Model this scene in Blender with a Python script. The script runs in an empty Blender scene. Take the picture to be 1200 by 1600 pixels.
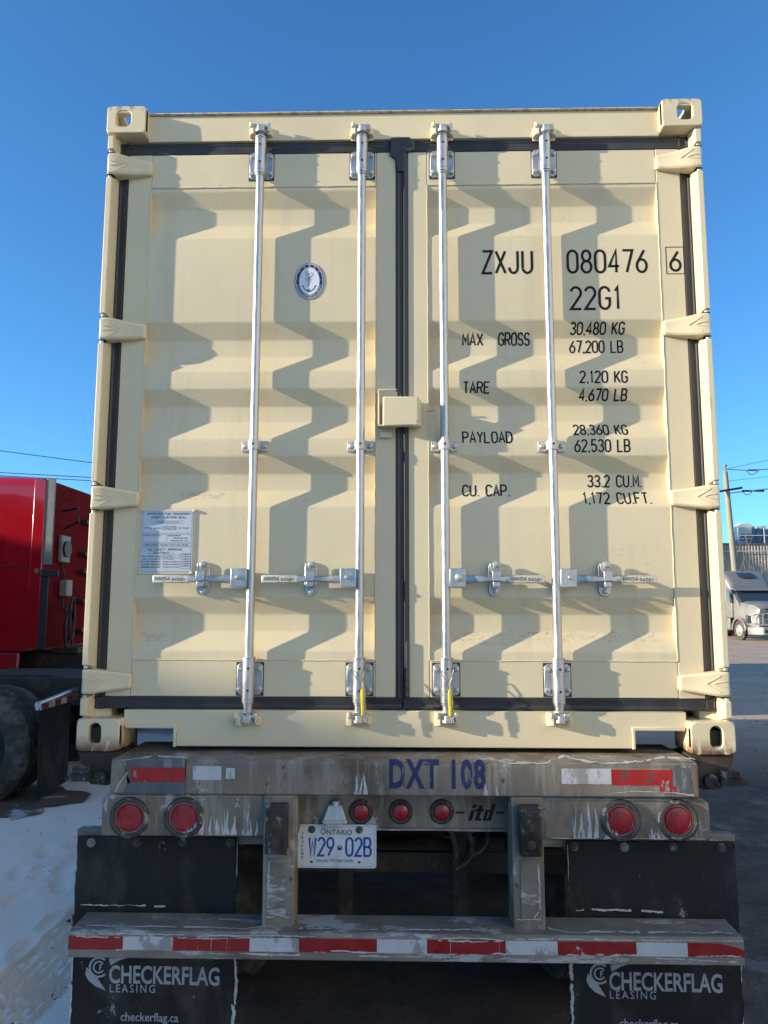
import bpy, bmesh, math, random
from mathutils import Vector, Matrix
random.seed(7)
S = bpy.context.scene
COL = S.collection

# ------------------------------------------------------------------ camera
CAM = Vector((-0.0043, -2.8724, 1.7429)); PITCH, YAW, ROLL, F = 0.122457, -0.023068, 0.00164, 1180.0
def cam_axes():
    cy, sy, cp, sp = math.cos(YAW), math.sin(YAW), math.cos(PITCH), math.sin(PITCH)
    f = Vector((sy*cp, cy*cp, sp)); rt = Vector((cy, -sy, 0)); up = rt.cross(f)
    cr, sr = math.cos(ROLL), math.sin(ROLL)
    return cr*rt + sr*up, -sr*rt + cr*up, f
R_, U_, F_ = cam_axes()
cam = bpy.data.cameras.new('camera'); co = bpy.data.objects.new('camera', cam); COL.objects.link(co)
cam.sensor_fit = 'VERTICAL'; cam.sensor_height = 24; cam.lens = F/1600*24
cam.clip_start = 0.05; cam.clip_end = 3000
m = Matrix((( R_.x, U_.x, -F_.x, CAM.x), (R_.y, U_.y, -F_.y, CAM.y), (R_.z, U_.z, -F_.z, CAM.z), (0, 0, 0, 1)))
co.matrix_world = m
S.camera = co

# ------------------------------------------------------------------ light
AZ = math.radians(13.0); SL = 0.26
d = Vector((math.cos(AZ), math.sin(AZ), -SL*math.cos(AZ))).normalized()      # the way sunlight travels
EL = math.asin(-d.z)
W = bpy.data.worlds.new('World'); S.world = W; W.use_nodes = True
nt = W.node_tree; nt.nodes.clear()
sky = nt.nodes.new('ShaderNodeTexSky'); sky.sky_type = 'NISHITA'; sky.sun_disc = False
sky.sun_elevation = EL; sky.sun_rotation = math.atan2(-d.x, -d.y)
sky.air_density = 1.0; sky.dust_density = 0.3; sky.ozone_density = 4.0; sky.altitude = 200
bg = nt.nodes.new('ShaderNodeBackground'); bg.inputs[1].default_value = 0.15
wo = nt.nodes.new('ShaderNodeOutputWorld')
tint = nt.nodes.new('ShaderNodeMix'); tint.data_type = 'RGBA'; tint.blend_type = 'MULTIPLY'; tint.inputs[0].default_value = 1
tint.inputs[7].default_value = (.45, .765, .935, 1)      # the crisp cold blue of this winter sky
nt.links.new(sky.outputs[0], tint.inputs[6]); nt.links.new(tint.outputs[2], bg.inputs[0]); nt.links.new(bg.outputs[0], wo.inputs[0])
sl = bpy.data.lights.new('sun', 'SUN'); sl.energy = 4.4; sl.angle = math.radians(0.5); sl.color = (1.0, 0.87, 0.67)
so = bpy.data.objects.new('sun', sl); COL.objects.link(so); so.rotation_euler = d.to_track_quat('-Z', 'Y').to_euler()
so.location = (-20, -6, 12)
S.view_settings.view_transform = 'Standard'; S.view_settings.look = 'None'; S.view_settings.gamma = 1
S.view_settings.exposure = 0.94
S.render.resolution_x = 768; S.render.resolution_y = 1024

# ------------------------------------------------------------------ helpers
def at(px, py, Y):
    """photo pixel on the upright plane y = Y -> (x, z)"""
    v = F_ + R_*((px-600)/F) + U_*((800-py)/F)
    t = (Y-CAM.y)/v.y
    p = CAM + v*t
    return p.x, p.z
def gr(px, py, Z=0.0):
    v = F_ + R_*((px-600)/F) + U_*((800-py)/F)
    p = CAM + v*((Z-CAM.z)/v.z)
    return p.x, p.y

class MB:
    def __init__(s): s.bm = bmesh.new()
    def poly(s, pts):
        vs = [s.bm.verts.new(p) for p in pts]
        return s.bm.faces.new(vs)
    def hull8(s, c):
        v = [s.bm.verts.new(p) for p in c]
        for f in ((0,1,2,3),(7,6,5,4),(0,4,5,1),(1,5,6,2),(2,6,7,3),(3,7,4,0)): s.bm.faces.new([v[i] for i in f])
        return s
    def box(s, x0, x1, y0, y1, z0, z1):
        return s.hull8([(x0,y0,z0),(x0,y1,z0),(x1,y1,z0),(x1,y0,z0),(x0,y0,z1),(x0,y1,z1),(x1,y1,z1),(x1,y0,z1)])
    def tube(s, a, b, r, r2=None, n=16, cap=True):
        a = Vector(a); b = Vector(b); r2 = r if r2 is None else r2
        ax = (b-a).normalized(); u = ax.orthogonal().normalized(); w = ax.cross(u)
        A = []; B = []
        for i in range(n):
            t = 2*math.pi*i/n; o = u*math.cos(t) + w*math.sin(t)
            A.append(s.bm.verts.new(a+o*r)); B.append(s.bm.verts.new(b+o*r2))
        for i in range(n):
            j = (i+1) % n; s.bm.faces.new((A[i], A[j], B[j], B[i]))
        if cap: s.bm.faces.new(A[::-1]); s.bm.faces.new(B)
        return s
    def path(s, pts, r, n=8, closed=False):
        pts = [Vector(p) for p in pts]; rings = []; N = len(pts)
        ref = Vector((0.3, 0.2, 1)).normalized()
        for i, p in enumerate(pts):
            if closed: t = pts[(i+1) % N]-pts[i-1]
            else: t = pts[min(i+1, N-1)]-pts[max(i-1, 0)]
            t.normalize(); u = t.cross(ref)
            if u.length < 1e-3: u = t.orthogonal()
            u.normalize(); w = t.cross(u)
            rr = r(i/(N-1)) if callable(r) else r
            rings.append([s.bm.verts.new(p+(u*math.cos(2*math.pi*k/n)+w*math.sin(2*math.pi*k/n))*rr) for k in range(n)])
        for i in range(N if closed else N-1):
            a, b = rings[i], rings[(i+1) % N]
            for k in range(n): s.bm.faces.new((a[k], a[(k+1) % n], b[(k+1) % n], b[k]))
        if not closed: s.bm.faces.new(rings[0][::-1]); s.bm.faces.new(rings[-1])
        return s
    def prism(s, pts, axis, a, b):
        """2D outline pushed along an axis from a to b; axis x: pts=(y,z), y: (x,z), z: (x,y)"""
        def P(p, t):
            return {'x': (t, p[0], p[1]), 'y': (p[0], t, p[1]), 'z': (p[0], p[1], t)}[axis]
        A = [s.bm.verts.new(P(p, a)) for p in pts]; B = [s.bm.verts.new(P(p, b)) for p in pts]
        n = len(pts)
        for i in range(n): s.bm.faces.new((A[i], A[(i+1) % n], B[(i+1) % n], B[i]))
        s.bm.faces.new(A[::-1]); s.bm.faces.new(B)
        return s
    def lathe(s, prof, o, ax, n=24):
        """prof = [(r, t)] round the axis through o"""
        o = Vector(o); ax = Vector(ax).normalized(); u = ax.orthogonal().normalized(); w = ax.cross(u); rings = []
        for r, t in prof:
            if r < 1e-6: rings.append([s.bm.verts.new(o+ax*t)])
            else: rings.append([s.bm.verts.new(o+ax*t+(u*math.cos(2*math.pi*k/n)+w*math.sin(2*math.pi*k/n))*r) for k in range(n)])
        for a, b in zip(rings, rings[1:]):
            for k in range(n):
                j = (k+1) % n
                if len(a) == 1 and len(b) == 1: continue
                if len(a) == 1: s.bm.faces.new((a[0], b[j], b[k]))
                elif len(b) == 1: s.bm.faces.new((a[k], a[j], b[0]))
                else: s.bm.faces.new((a[k], a[j], b[j], b[k]))
        return s
    def holed(s, org, u, v, wdt, hgt, hw, hh, thick, rad=0.02, hr=None, nrm=None, hc=(0, 0), N=48):
        """plate centred on org spanned by u, v with a rounded hole, made thick along nrm"""
        org = Vector(org); u = Vector(u); v = Vector(v); nrm = Vector(nrm)
        hr = min(hw, hh)/2 if hr is None else hr
        def rr(t, w_, h_, r):
            c, sn = math.cos(t), math.sin(t); lo, hi = 0.0, 10.0
            for _ in range(40):
                mid = (lo+hi)/2; x, y = abs(c*mid), abs(sn*mid)
                qx, qy = x-(w_/2-r), y-(h_/2-r)
                dd = math.hypot(max(qx, 0), max(qy, 0))+min(max(qx, qy), 0)-r
                if dd > 0: hi = mid
                else: lo = mid
            return c*lo, sn*lo
        ang = [2*math.pi*i/N for i in range(N)]
        ca = math.atan2(hgt/2, wdt/2)
        rings = []
        for off in (0, thick):
            for (w_, h_, r, cc) in ((wdt, hgt, rad, (0, 0)), (hw, hh, hr, hc)):
                ring = []
                for t in ang:
                    x, y = rr(t, w_, h_, r); ring.append(s.bm.verts.new(org+u*(x+cc[0])+v*(y+cc[1])+nrm*off))
                rings.append(ring)
        o0, i0, o1, i1 = rings
        for k in range(N):
            j = (k+1) % N
            s.bm.faces.new((o0[k], o0[j], i0[j], i0[k])); s.bm.faces.new((o1[k], i1[k], i1[j], o1[j]))
            s.bm.faces.new((o0[k], o1[k], o1[j], o0[j])); s.bm.faces.new((i0[k], i0[j], i1[j], i1[k]))
        return s
    def build(s, name, mat, parent=None, bevel=0, seg=2, smooth=False, recalc=True):
        if recalc: bmesh.ops.recalc_face_normals(s.bm, faces=s.bm.faces)
        me = bpy.data.meshes.new(name); s.bm.to_mesh(me); s.bm.free()
        o = bpy.data.objects.new(name, me); COL.objects.link(o)
        for q in (mat if isinstance(mat, (list, tuple)) else [mat]): me.materials.append(q)
        if smooth or bevel:
            for p in me.polygons: p.use_smooth = True
            me.set_sharp_from_angle(angle=math.radians(35))
        if bevel:
            b = o.modifiers.new('bevel', 'BEVEL'); b.width = bevel; b.segments = seg; b.limit_method = 'ANGLE'
            b.angle_limit = math.radians(35); b.harden_normals = False
        if parent: attach(o, parent)
        return o
def world_loc(o):
    v = Vector((0, 0, 0))
    while o: v += o.location; o = o.parent
    return v
def attach(o, parent):
    o.parent = parent; r = parent
    while r.parent: r = r.parent
    # meshes are written in place; only the root of a thing may sit away from the origin
    if r is parent: o.matrix_parent_inverse = Matrix.Translation(-Vector(r.location))
def tag(o, label=None, cat=None, group=None, kind=None):
    for k, v in (('label', label), ('category', cat), ('group', group), ('kind', kind)):
        if v: o[k] = v
    return o
def empty(name, loc, label, cat, group=None):
    o = bpy.data.objects.new(name, None); COL.objects.link(o); o.location = loc; o.empty_display_size = .2
    return tag(o, label, cat, group)
def kids(o): return [c for c in bpy.data.objects if c.parent == o]
def copy_tree(o, parent=None):
    ch = kids(o); c = o.copy(); COL.objects.link(c)
    if parent: c.parent = parent
    for k in ch: copy_tree(k, c)
    return c

# ------------------------------------------------------------------ materials
def mk(name, col, rough=.5, metal=0.0, var=.12, scale=5, stretch=(1, 1, 1), spots=(), bump=0.0, bscale=80, bdetail=4,
       coat=0, rvar=.12, spec=.5, wave=0.0):
    M_ = bpy.data.materials.new(name); M_.use_nodes = True; n = M_.node_tree; L = n.links; b = n.nodes['Principled BSDF']
    geo = n.nodes.new('ShaderNodeNewGeometry')
    def noise(sc, st, det=5, off=0, rgh=.6):
        mp = n.nodes.new('ShaderNodeMapping'); mp.inputs['Scale'].default_value = st; mp.inputs['Location'].default_value = (off, off*.7, off*.3)
        L.new(geo.outputs['Position'], mp.inputs[0])
        t = n.nodes.new('ShaderNodeTexNoise'); t.inputs['Scale'].default_value = sc; t.inputs['Detail'].default_value = det
        t.inputs['Roughness'].default_value = rgh
        L.new(mp.outputs[0], t.inputs['Vector']); return t.outputs['Fac']
    def ramp(src, a, c, lo=0.0, hi=1.0):
        r = n.nodes.new('ShaderNodeMapRange'); r.inputs[1].default_value = a; r.inputs[2].default_value = c
        r.inputs[3].default_value = lo; r.inputs[4].default_value = hi; r.clamp = True
        L.new(src, r.inputs[0]); return r.outputs[0]
    def mix(fac, A, B):
        x = n.nodes.new('ShaderNodeMix'); x.data_type = 'RGBA'; L.new(fac, x.inputs[0])
        for q, i in ((A, 6), (B, 7)):
            if isinstance(q, tuple): x.inputs[i].default_value = (*q, 1)
            else: L.new(q, x.inputs[i])
        return x.outputs[2]
    nz = noise(scale, stretch)
    lo = tuple(c*(1-var) for c in col); hi = tuple(min(1, c*(1+var)) for c in col)
    cur = mix(ramp(nz, .3, .7), lo, hi)
    rc = ramp(nz, .3, .7, max(0.02, rough-rvar), min(1, rough+rvar))
    for k, sp in enumerate(spots):
        c2, th, wd, sc, st = sp[:5]
        f = ramp(noise(sc, st, 8, 3.7*(k+1), sp[7] if len(sp) > 7 else .65), th, th+wd, 0, sp[6] if len(sp) > 6 else 1)
        if len(sp) > 5 and sp[5]:                      # confine to a height range (wear near an edge)
            axis, a, c = sp[5]
            sx = n.nodes.new('ShaderNodeSeparateXYZ'); L.new(geo.outputs['Position'], sx.inputs[0])
            g = ramp(sx.outputs[axis], a, c)
            mm = n.nodes.new('ShaderNodeMath'); mm.operation = 'MULTIPLY'; L.new(f, mm.inputs[0]); L.new(g, mm.inputs[1]); f = mm.outputs[0]
        cur = mix(f, cur, c2)
    L.new(cur, b.inputs['Base Color']); L.new(rc, b.inputs['Roughness'])
    b.inputs['Metallic'].default_value = metal
    b.inputs['Specular IOR Level'].default_value = spec
    b.inputs['Coat Weight'].default_value = coat; b.inputs['Coat Roughness'].default_value = .06
    prev = None
    for (st_, sc_, di_) in ((bump, bscale, .002), (wave, 2.2, .02)):
        if st_:
            bp = n.nodes.new('ShaderNodeBump'); bp.inputs['Strength'].default_value = st_; bp.inputs['Distance'].default_value = di_
            L.new(noise(sc_, (1, 1, 1), bdetail if sc_ != 2.2 else 2, 1.3), bp.inputs['Height'])
            if prev: L.new(prev, bp.inputs['Normal'])
            prev = bp.outputs[0]
    if prev: L.new(prev, b.inputs['Normal'])
    return M_
CREAM = (.67, .575, .378)
cream = mk('cream_paint', CREAM, .42, 0, .035, 1.3, bump=.25, bscale=160, rvar=.08, wave=.28,
           spots=[((.53, .45, .31), .52, .16, 7, (1.6, 1, .13), None, .38), ((.42, .36, .25), .70, .03, 22, (1, 1, 3), None, .5), ((.16, .10, .06), .80, .01, 60, (1, 1, 1), None, .8)])
cream_rail = mk('cream_paint_frame', CREAM, .45, 0, .05, 2.3, bump=.3, bscale=120, wave=.1,
           spots=[((.40, .33, .22), .66, .05, 14, (1, 1, .35), None, .45), ((.13, .06, .03), .77, .02, 40, (1, 1, 1), None, .9)])
cream_low = mk('cream_paint_chipped', CREAM, .5, 0, .06, 3, bump=.4, bscale=90,
           spots=[((.20, .085, .04), .40, .10, 26, (1, 1, .35), (2, 1.262, 1.205), 1), ((.07, .045, .035), .47, .08, 40, (1, 1, .6), (2, 1.235, 1.2), 1)])
cream_top = mk('cream_paint_scuffed', CREAM, .5, 0, .06, 3, bump=.4, bscale=90,
           spots=[((.20, .12, .08), .50, .06, 30, (1, 1, .5), (2, 3.765, 3.79), .8)])
galv = mk('galvanised_steel', (.44, .45, .46), .40, .85, .16, 40, (1, 1, .5), bump=.25, bscale=140, rvar=.12,
          spots=[((.36, .37, .38), .62, .05, 30, (1, 1, .2), None, .6)])
galv_dull = mk('dull_galvanised_steel', (.50, .50, .48), .5, .6, .2, 45, bump=.4, bscale=120,
          spots=[((.72, .64, .47), .56, .04, 50, (1, 1, 1), None, .8)])
handle_end = mk('worn_cream_handle_metal', (.62, .58, .48), .45, .4, .15, 60, bump=.5, bscale=200)
black_rub = mk('black_door_gasket', (.040, .040, .043), .55, 0, .25, 12, (1, 1, .3), bump=.3, bscale=60,
          spots=[((.10, .10, .11), .64, .06, 18, (1, 1, .2), None, .5)])
ink = mk('black_lettering_film', (.012, .012, .014), .6, 0, .2, 30, spec=.2)
grime = mk('salt_stained_grey_steel', (.215, .180, .140), .6, .15, .3, 5, (1, 1, .6), bump=.8, bscale=45, spec=.35,
          spots=[((.095, .068, .045), .50, .12, 3.5, (1, 1, .8), None, .75), ((.34, .31, .27), .52, .09, 12, (1.6, 1, .14), None, .6),
                 ((.46, .45, .44), .585, .02, 6, (1, 1, .7), None, .75, .75), ((.05, .03, .022), .64, .03, 25, (1, 1, 1), None, .8)])
grime2 = mk('salt_streaked_bumper_steel', (.205, .176, .14), .6, .15, .3, 6, (1, 1, 1), bump=.8, bscale=45, spec=.35,
          spots=[((.08, .07, .06), .56, .1, 5, (.6, 1, 1), None, .7), ((.50, .49, .48), .555, .035, 6, (.5, 1, 2.2), None, .75, .74),
                 ((.30, .30, .31), .5, .15, 12, (.4, 1, 2), None, .4)])
dark_st = mk('dark_undercarriage_steel', (.042, .031, .022), .7, .1, .4, 6, bump=.6, bscale=40,
          spots=[((.14, .085, .05), .52, .1, 5, (1, 1, 1), None, .6), ((.22, .2, .19), .66, .04, 9, (1, 1, .4), None, .5)])
flapm = mk('black_mudflap_rubber', (.017, .0165, .0175), .7, 0, .3, 6, (1, 1, .5), bump=.5, bscale=110, spec=.3,
          spots=[((.085, .078, .07), .50, .16, 6, (1, 1, .5), None, .5), ((.40, .39, .38), .645, .012, 12, (1, 1, .6), None, .55, .78)])
washerm = mk('dull_washer', (.22, .21, .20), .6, .2, .2, 30)
dockm = mk('worn_dock_rubber', (.045, .040, .036), .75, 0, .4, 14, (1, 1, .6), bump=.9, bscale=40, spec=.3,
          spots=[((.30, .28, .26), .55, .04, 16, (1, 1, .6), None, .7, .75), ((.012, .011, .01), .56, .08, 9, (1, 1, 1), None, .8)])
tyre = mk('tyre_rubber', (.045, .040, .034), .8, 0, .3, 8, bump=.6, bscale=50, spots=[((.20, .165, .13), .46, .15, 7, (1, 1, 1), None, .65)])
redtape = mk('red_reflective_tape', (.27, .013, .015), .38, 0, .15, 20, spots=[((.42, .40, .40), .66, .015, 26, (1, 1, .7), None, .9, .75), ((.12, .03, .025), .54, .1, 9, (1, 1, 1), None, .7)])
whitetape = mk('white_reflective_tape', (.50, .51, .53), .4, 0, .1, 20, spots=[((.2, .18, .16), .54, .05, 14, (1, 1, .5), None, .7), ((.10, .08, .06), .66, .01, 40, (1, 1, .4), None, .9)])
oldred = mk('scraped_red_tape', (.36, .012, .014), .42, 0, .15, 20, spots=[((.30, .29, .28), .60, .012, 17, (1, 1, .6), None, .95, .75), ((.08, .06, .05), .58, .02, 24, (1, 1, .6), None, .9)])
lens = mk('red_lamp_lens', (.30, .010, .018), .3, 0, .12, 60, coat=.4, spots=[((.28, .10, .10), .58, .1, 20, (1, 1, 1), None, .5)])
grom = mk('dusty_rubber_grommet', (.055, .052, .048), .7, 0, .3, 30, spots=[((.30, .29, .28), .58, .04, 25, (1, 1, 1), None, .8)])
navy = mk('navy_lettering_paint', (.018, .022, .105), .5, 0, .25, 30, spots=[((.20, .19, .18), .575, .015, 22, (1, 1, .45), None, .9, .75)])
whitep = mk('white_plate_enamel', (.62, .63, .64), .4, 0, .05, 20, spots=[((.34, .33, .32), .62, .1, 9, (1, 1, 1), None, .5)])
platebl = mk('blue_plate_characters', (.012, .065, .30), .5)
ovalw = mk('white_decal_film', (.66, .69, .74), .4, 0, .04, 10)
ovalb = mk('navy_decal_film', (.010, .025, .085), .4)
alum = mk('brushed_data_plate', (.54, .56, .59), .38, .3, .06, 20, (.3, 1, 6))
greyink = mk('dark_engraved_lettering', (.04, .05, .09), .5)
flapink = mk('faded_grey_flap_print', (.34, .36, .40), .6, 0, .15, 25, spots=[((.06, .065, .07), .66, .02, 22, (1, 1, 1), None, .9)])
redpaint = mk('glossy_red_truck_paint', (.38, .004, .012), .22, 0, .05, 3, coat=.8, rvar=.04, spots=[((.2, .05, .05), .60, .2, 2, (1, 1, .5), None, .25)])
darkred = mk('shaded_red_back_wall_paint', (.125, .003, .006), .85, 0, .15, 4, spec=.08)  # same red, darkened and dulled for the shade behind the cab
silver = mk('dusty_silver_truck_paint', (.27, .26, .24), .42, .3, .1, 2, spots=[((.34, .31, .27), .5, .2, 3, (1, 1, 1), None, .5)])
chrome = mk('dull_chrome', (.62, .62, .62), .3, .9, .1, 10)
blackpl = mk('black_trim_plastic', (.025, .026, .03), .55, 0, .2, 10)
greybox = mk('dusty_grey_box', (.30, .27, .25), .7)
greypl = mk('grey_rubber_trim', (.20, .20, .19), .6, 0, .2, 10)
whiteb = mk('white_painted_metal', (.62, .62, .60), .5, 0, .06, 4)
glass = mk('dark_window_glass', (.035, .05, .06), .08, 0, .1, 3, coat=1, rvar=.02)
wood = mk('weathered_pole_wood', (.30, .27, .20), .85, 0, .2, 3, (3, 3, .3), bump=.6, bscale=30)
wirem = mk('black_cable', (.03, .03, .035), .6)
clad = mk('grey_metal_cladding', (.33, .295, .245), .55, .2, .08, .4, (1, 1, .3), spots=[((.28, .24, .2), .6, .1, .8, (1, 1, .1), None, .4)])
darkclad = mk('charcoal_cladding', (.10, .11, .13), .6, .1, .1, .4)
twig = mk('bare_grey_twigs', (.20, .18, .15), .9)
orange = mk('orange_door_decal', (.5, .09, .02), .5)
yellow = mk('yellow_seal_tag', (.75, .62, .03), .5)
cable = mk('thin_steel_seal_cable', (.25, .25, .25), .45, .6)
clearp = mk('frayed_pale_tag', (.6, .48, .36), .6)
amber = mk('old_brass', (.30, .20, .08), .5, .5)

# ground: one sheet of frozen mud and asphalt, pale frost here and there
def ground_material():
    M_ = bpy.data.materials.new('frozen_mud_and_asphalt'); M_.use_nodes = True; n = M_.node_tree; L = n.links; b = n.nodes['Principled BSDF']
    geo = n.nodes.new('ShaderNodeNewGeometry'); sx = n.nodes.new('ShaderNodeSeparateXYZ'); L.new(geo.outputs['Position'], sx.inputs[0])
    def noise(sc, det=8, st=(1, 1, 1)):
        mp = n.nodes.new('ShaderNodeMapping'); mp.inputs['Scale'].default_value = st; L.new(geo.outputs['Position'], mp.inputs[0])
        t = n.nodes.new('ShaderNodeTexNoise'); t.inputs['Scale'].default_value = sc; t.inputs['Detail'].default_value = det; t.inputs['Roughness'].default_value = .65
        L.new(mp.outputs[0], t.inputs['Vector']); return t.outputs['Fac']
    def mr(src, a, c, lo=0, hi=1):
        r = n.nodes.new('ShaderNodeMapRange'); r.inputs[1].default_value = a; r.inputs[2].default_value = c
        r.inputs[3].default_value = lo; r.inputs[4].default_value = hi; L.new(src, r.inputs[0]); return r.outputs[0]
    def mix(f, A, B):
        x = n.nodes.new('ShaderNodeMix'); x.data_type = 'RGBA'; L.new(f, x.inputs[0])
        for q, i in ((A, 6), (B, 7)):
            if isinstance(q, tuple): x.inputs[i].default_value = (*q, 1)
            else: L.new(q, x.inputs[i])
        return x.outputs[2]
    def mul(a, c):
        x = n.nodes.new('ShaderNodeMath'); x.operation = 'MULTIPLY'; L.new(a, x.inputs[0]); L.new(c, x.inputs[1]); return x.outputs[0]
    a = mix(mr(noise(3), .35, .65), (.040, .031, .025), (.105, .078, .058))
    far = mix(mr(noise(.8), .35, .65), (.40, .285, .19), (.54, .40, .285))
    cur = mix(mr(sx.outputs[1], 5, 9), a, far)
    bounce_snow = mix(mr(noise(.9), .35, .65), (.72, .68, .62), (.58, .53, .46))      # pale snow added unseen behind the camera, to bounce light forward
    cur = mix(mr(sx.outputs[1], -1.5, -4), cur, bounce_snow)
    cur = mix(mul(mr(noise(1.3, 10), .58, .68, 0, .35), mr(sx.outputs[1], 40, 4)), cur, (.34, .34, .36))
    cur = mix(mr(noise(28, 3), .63, .68, 0, .7), cur, (.16, .14, .125))
    L.new(cur, b.inputs['Base Color']); b.inputs['Roughness'].default_value = .85
    bp = n.nodes.new('ShaderNodeBump'); bp.inputs['Strength'].default_value = .7; bp.inputs['Distance'].default_value = .03
    L.new(noise(14), bp.inputs['Height']); L.new(bp.outputs[0], b.inputs['Normal'])
    return M_
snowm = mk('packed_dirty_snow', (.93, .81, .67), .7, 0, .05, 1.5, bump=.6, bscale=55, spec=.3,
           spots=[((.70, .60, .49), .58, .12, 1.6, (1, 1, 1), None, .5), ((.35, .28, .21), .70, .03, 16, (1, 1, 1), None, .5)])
slush = mk('brown_slush', (.16, .11, .075), .6, 0, .3, 3, bump=.6, bscale=30, spots=[((.55, .54, .54), .56, .05, 3, (1, 1, 1), None, .9)])

# ------------------------------------------------------------------ setting
g = MB(); g.poly([(-900, -900, 0), (900, -900, 0), (900, 900, 0), (-900, 900, 0)])
tag(g.build('ground', ground_material()), kind='structure')

def snow_sheet():
    s = MB(); x0, x1, y0, y1, n, mm_ = -9.0, -.75, -3.2, 12.0, 300, 420
    steps = []
    for (px, py) in ((118, 1325), (60, 1375), (25, 1420), (95, 1395), (118, 1350), (40, 1500), (30, 1375), (85, 1450), (120, 1440), (15, 1330), (70, 1340), (100, 1370)):
        steps.append((*gr(px, py), random.uniform(-.5, .5)))
    for k in range(16): steps.append((random.uniform(-5, -1.2), random.uniform(-3, 6), random.uniform(-1, 1)))
    ta = Vector(gr(113, 1490)); tb = Vector(gr(20, 1593)); td = (tb-ta).normalized(); tn = Vector((-td.y, td.x))
    def hgt(x, y):
        edge = 0.12*math.sin(y*2.1)+.07*math.sin(y*5.3+1)+.04*math.sin(y*11)
        e = (x1-.1+edge-x)/.35
        base = .055*max(0, min(1, e))**.6 - .012
        base += .010*math.sin(x*3+y*1.7)+.006*math.sin(x*7.3-y*4.1)+.003*math.sin(x*19+y*13)
        for (a, b_, r) in steps:
            dx, dy = x-a, y-b_
            if abs(dx) < .3 and abs(dy) < .3:
                u = dx*math.cos(r)-dy*math.sin(r); v = dx*math.sin(r)+dy*math.cos(r)
                q = (u/.065)**2+(v/.15)**2
                if q < 1: base -= .020*(1-q**3)
                elif q < 2: base += .007*(2-q)
        p = Vector((x, y))-ta; w = p.dot(tn); l_ = p.dot(td)
        if abs(w+.02) < .17: base += -.026 + .013*(1 if math.sin(w*150+math.sin(l_*60)*1.0) > 0 else -1)
        return base
    xs = [x0+(x1-x0)*((i/n)**.55) for i in range(n+1)]; ys = [y0+(y1-y0)*((j/mm_)**1.3) for j in range(mm_+1)]
    V = [[s.bm.verts.new((x, y, hgt(x, y))) for x in xs] for y in ys]
    for j in range(mm_):
        for i in range(n): s.bm.faces.new((V[j][i], V[j][i+1], V[j+1][i+1], V[j+1][i]))
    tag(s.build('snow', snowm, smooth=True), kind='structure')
snow_sheet()
def slush_patch(cx, cy, rx, ry, z, seed):
    s = MB(); rnd = random.Random(seed); c = s.bm.verts.new((cx, cy, z)); N = 40
    ph = [rnd.uniform(0, 6) for _ in range(4)]
    ring = []
    for k in range(N):
        t = 2*math.pi*k/N; r = 1+.12*math.sin(3*t+ph[0])+.08*math.sin(7*t+ph[1])+.05*math.sin(13*t+ph[2])
        ring.append(s.bm.verts.new((cx+rx*r*math.cos(t), cy+ry*r*math.sin(t), z-.02)))
    for k in range(N): s.bm.faces.new((c, ring[k], ring[(k+1) % N]))
    tag(s.build('slush', slush, smooth=True), kind='structure')
slush_patch(-3.75, 3.75, .95, .7, .075, 2)

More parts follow.
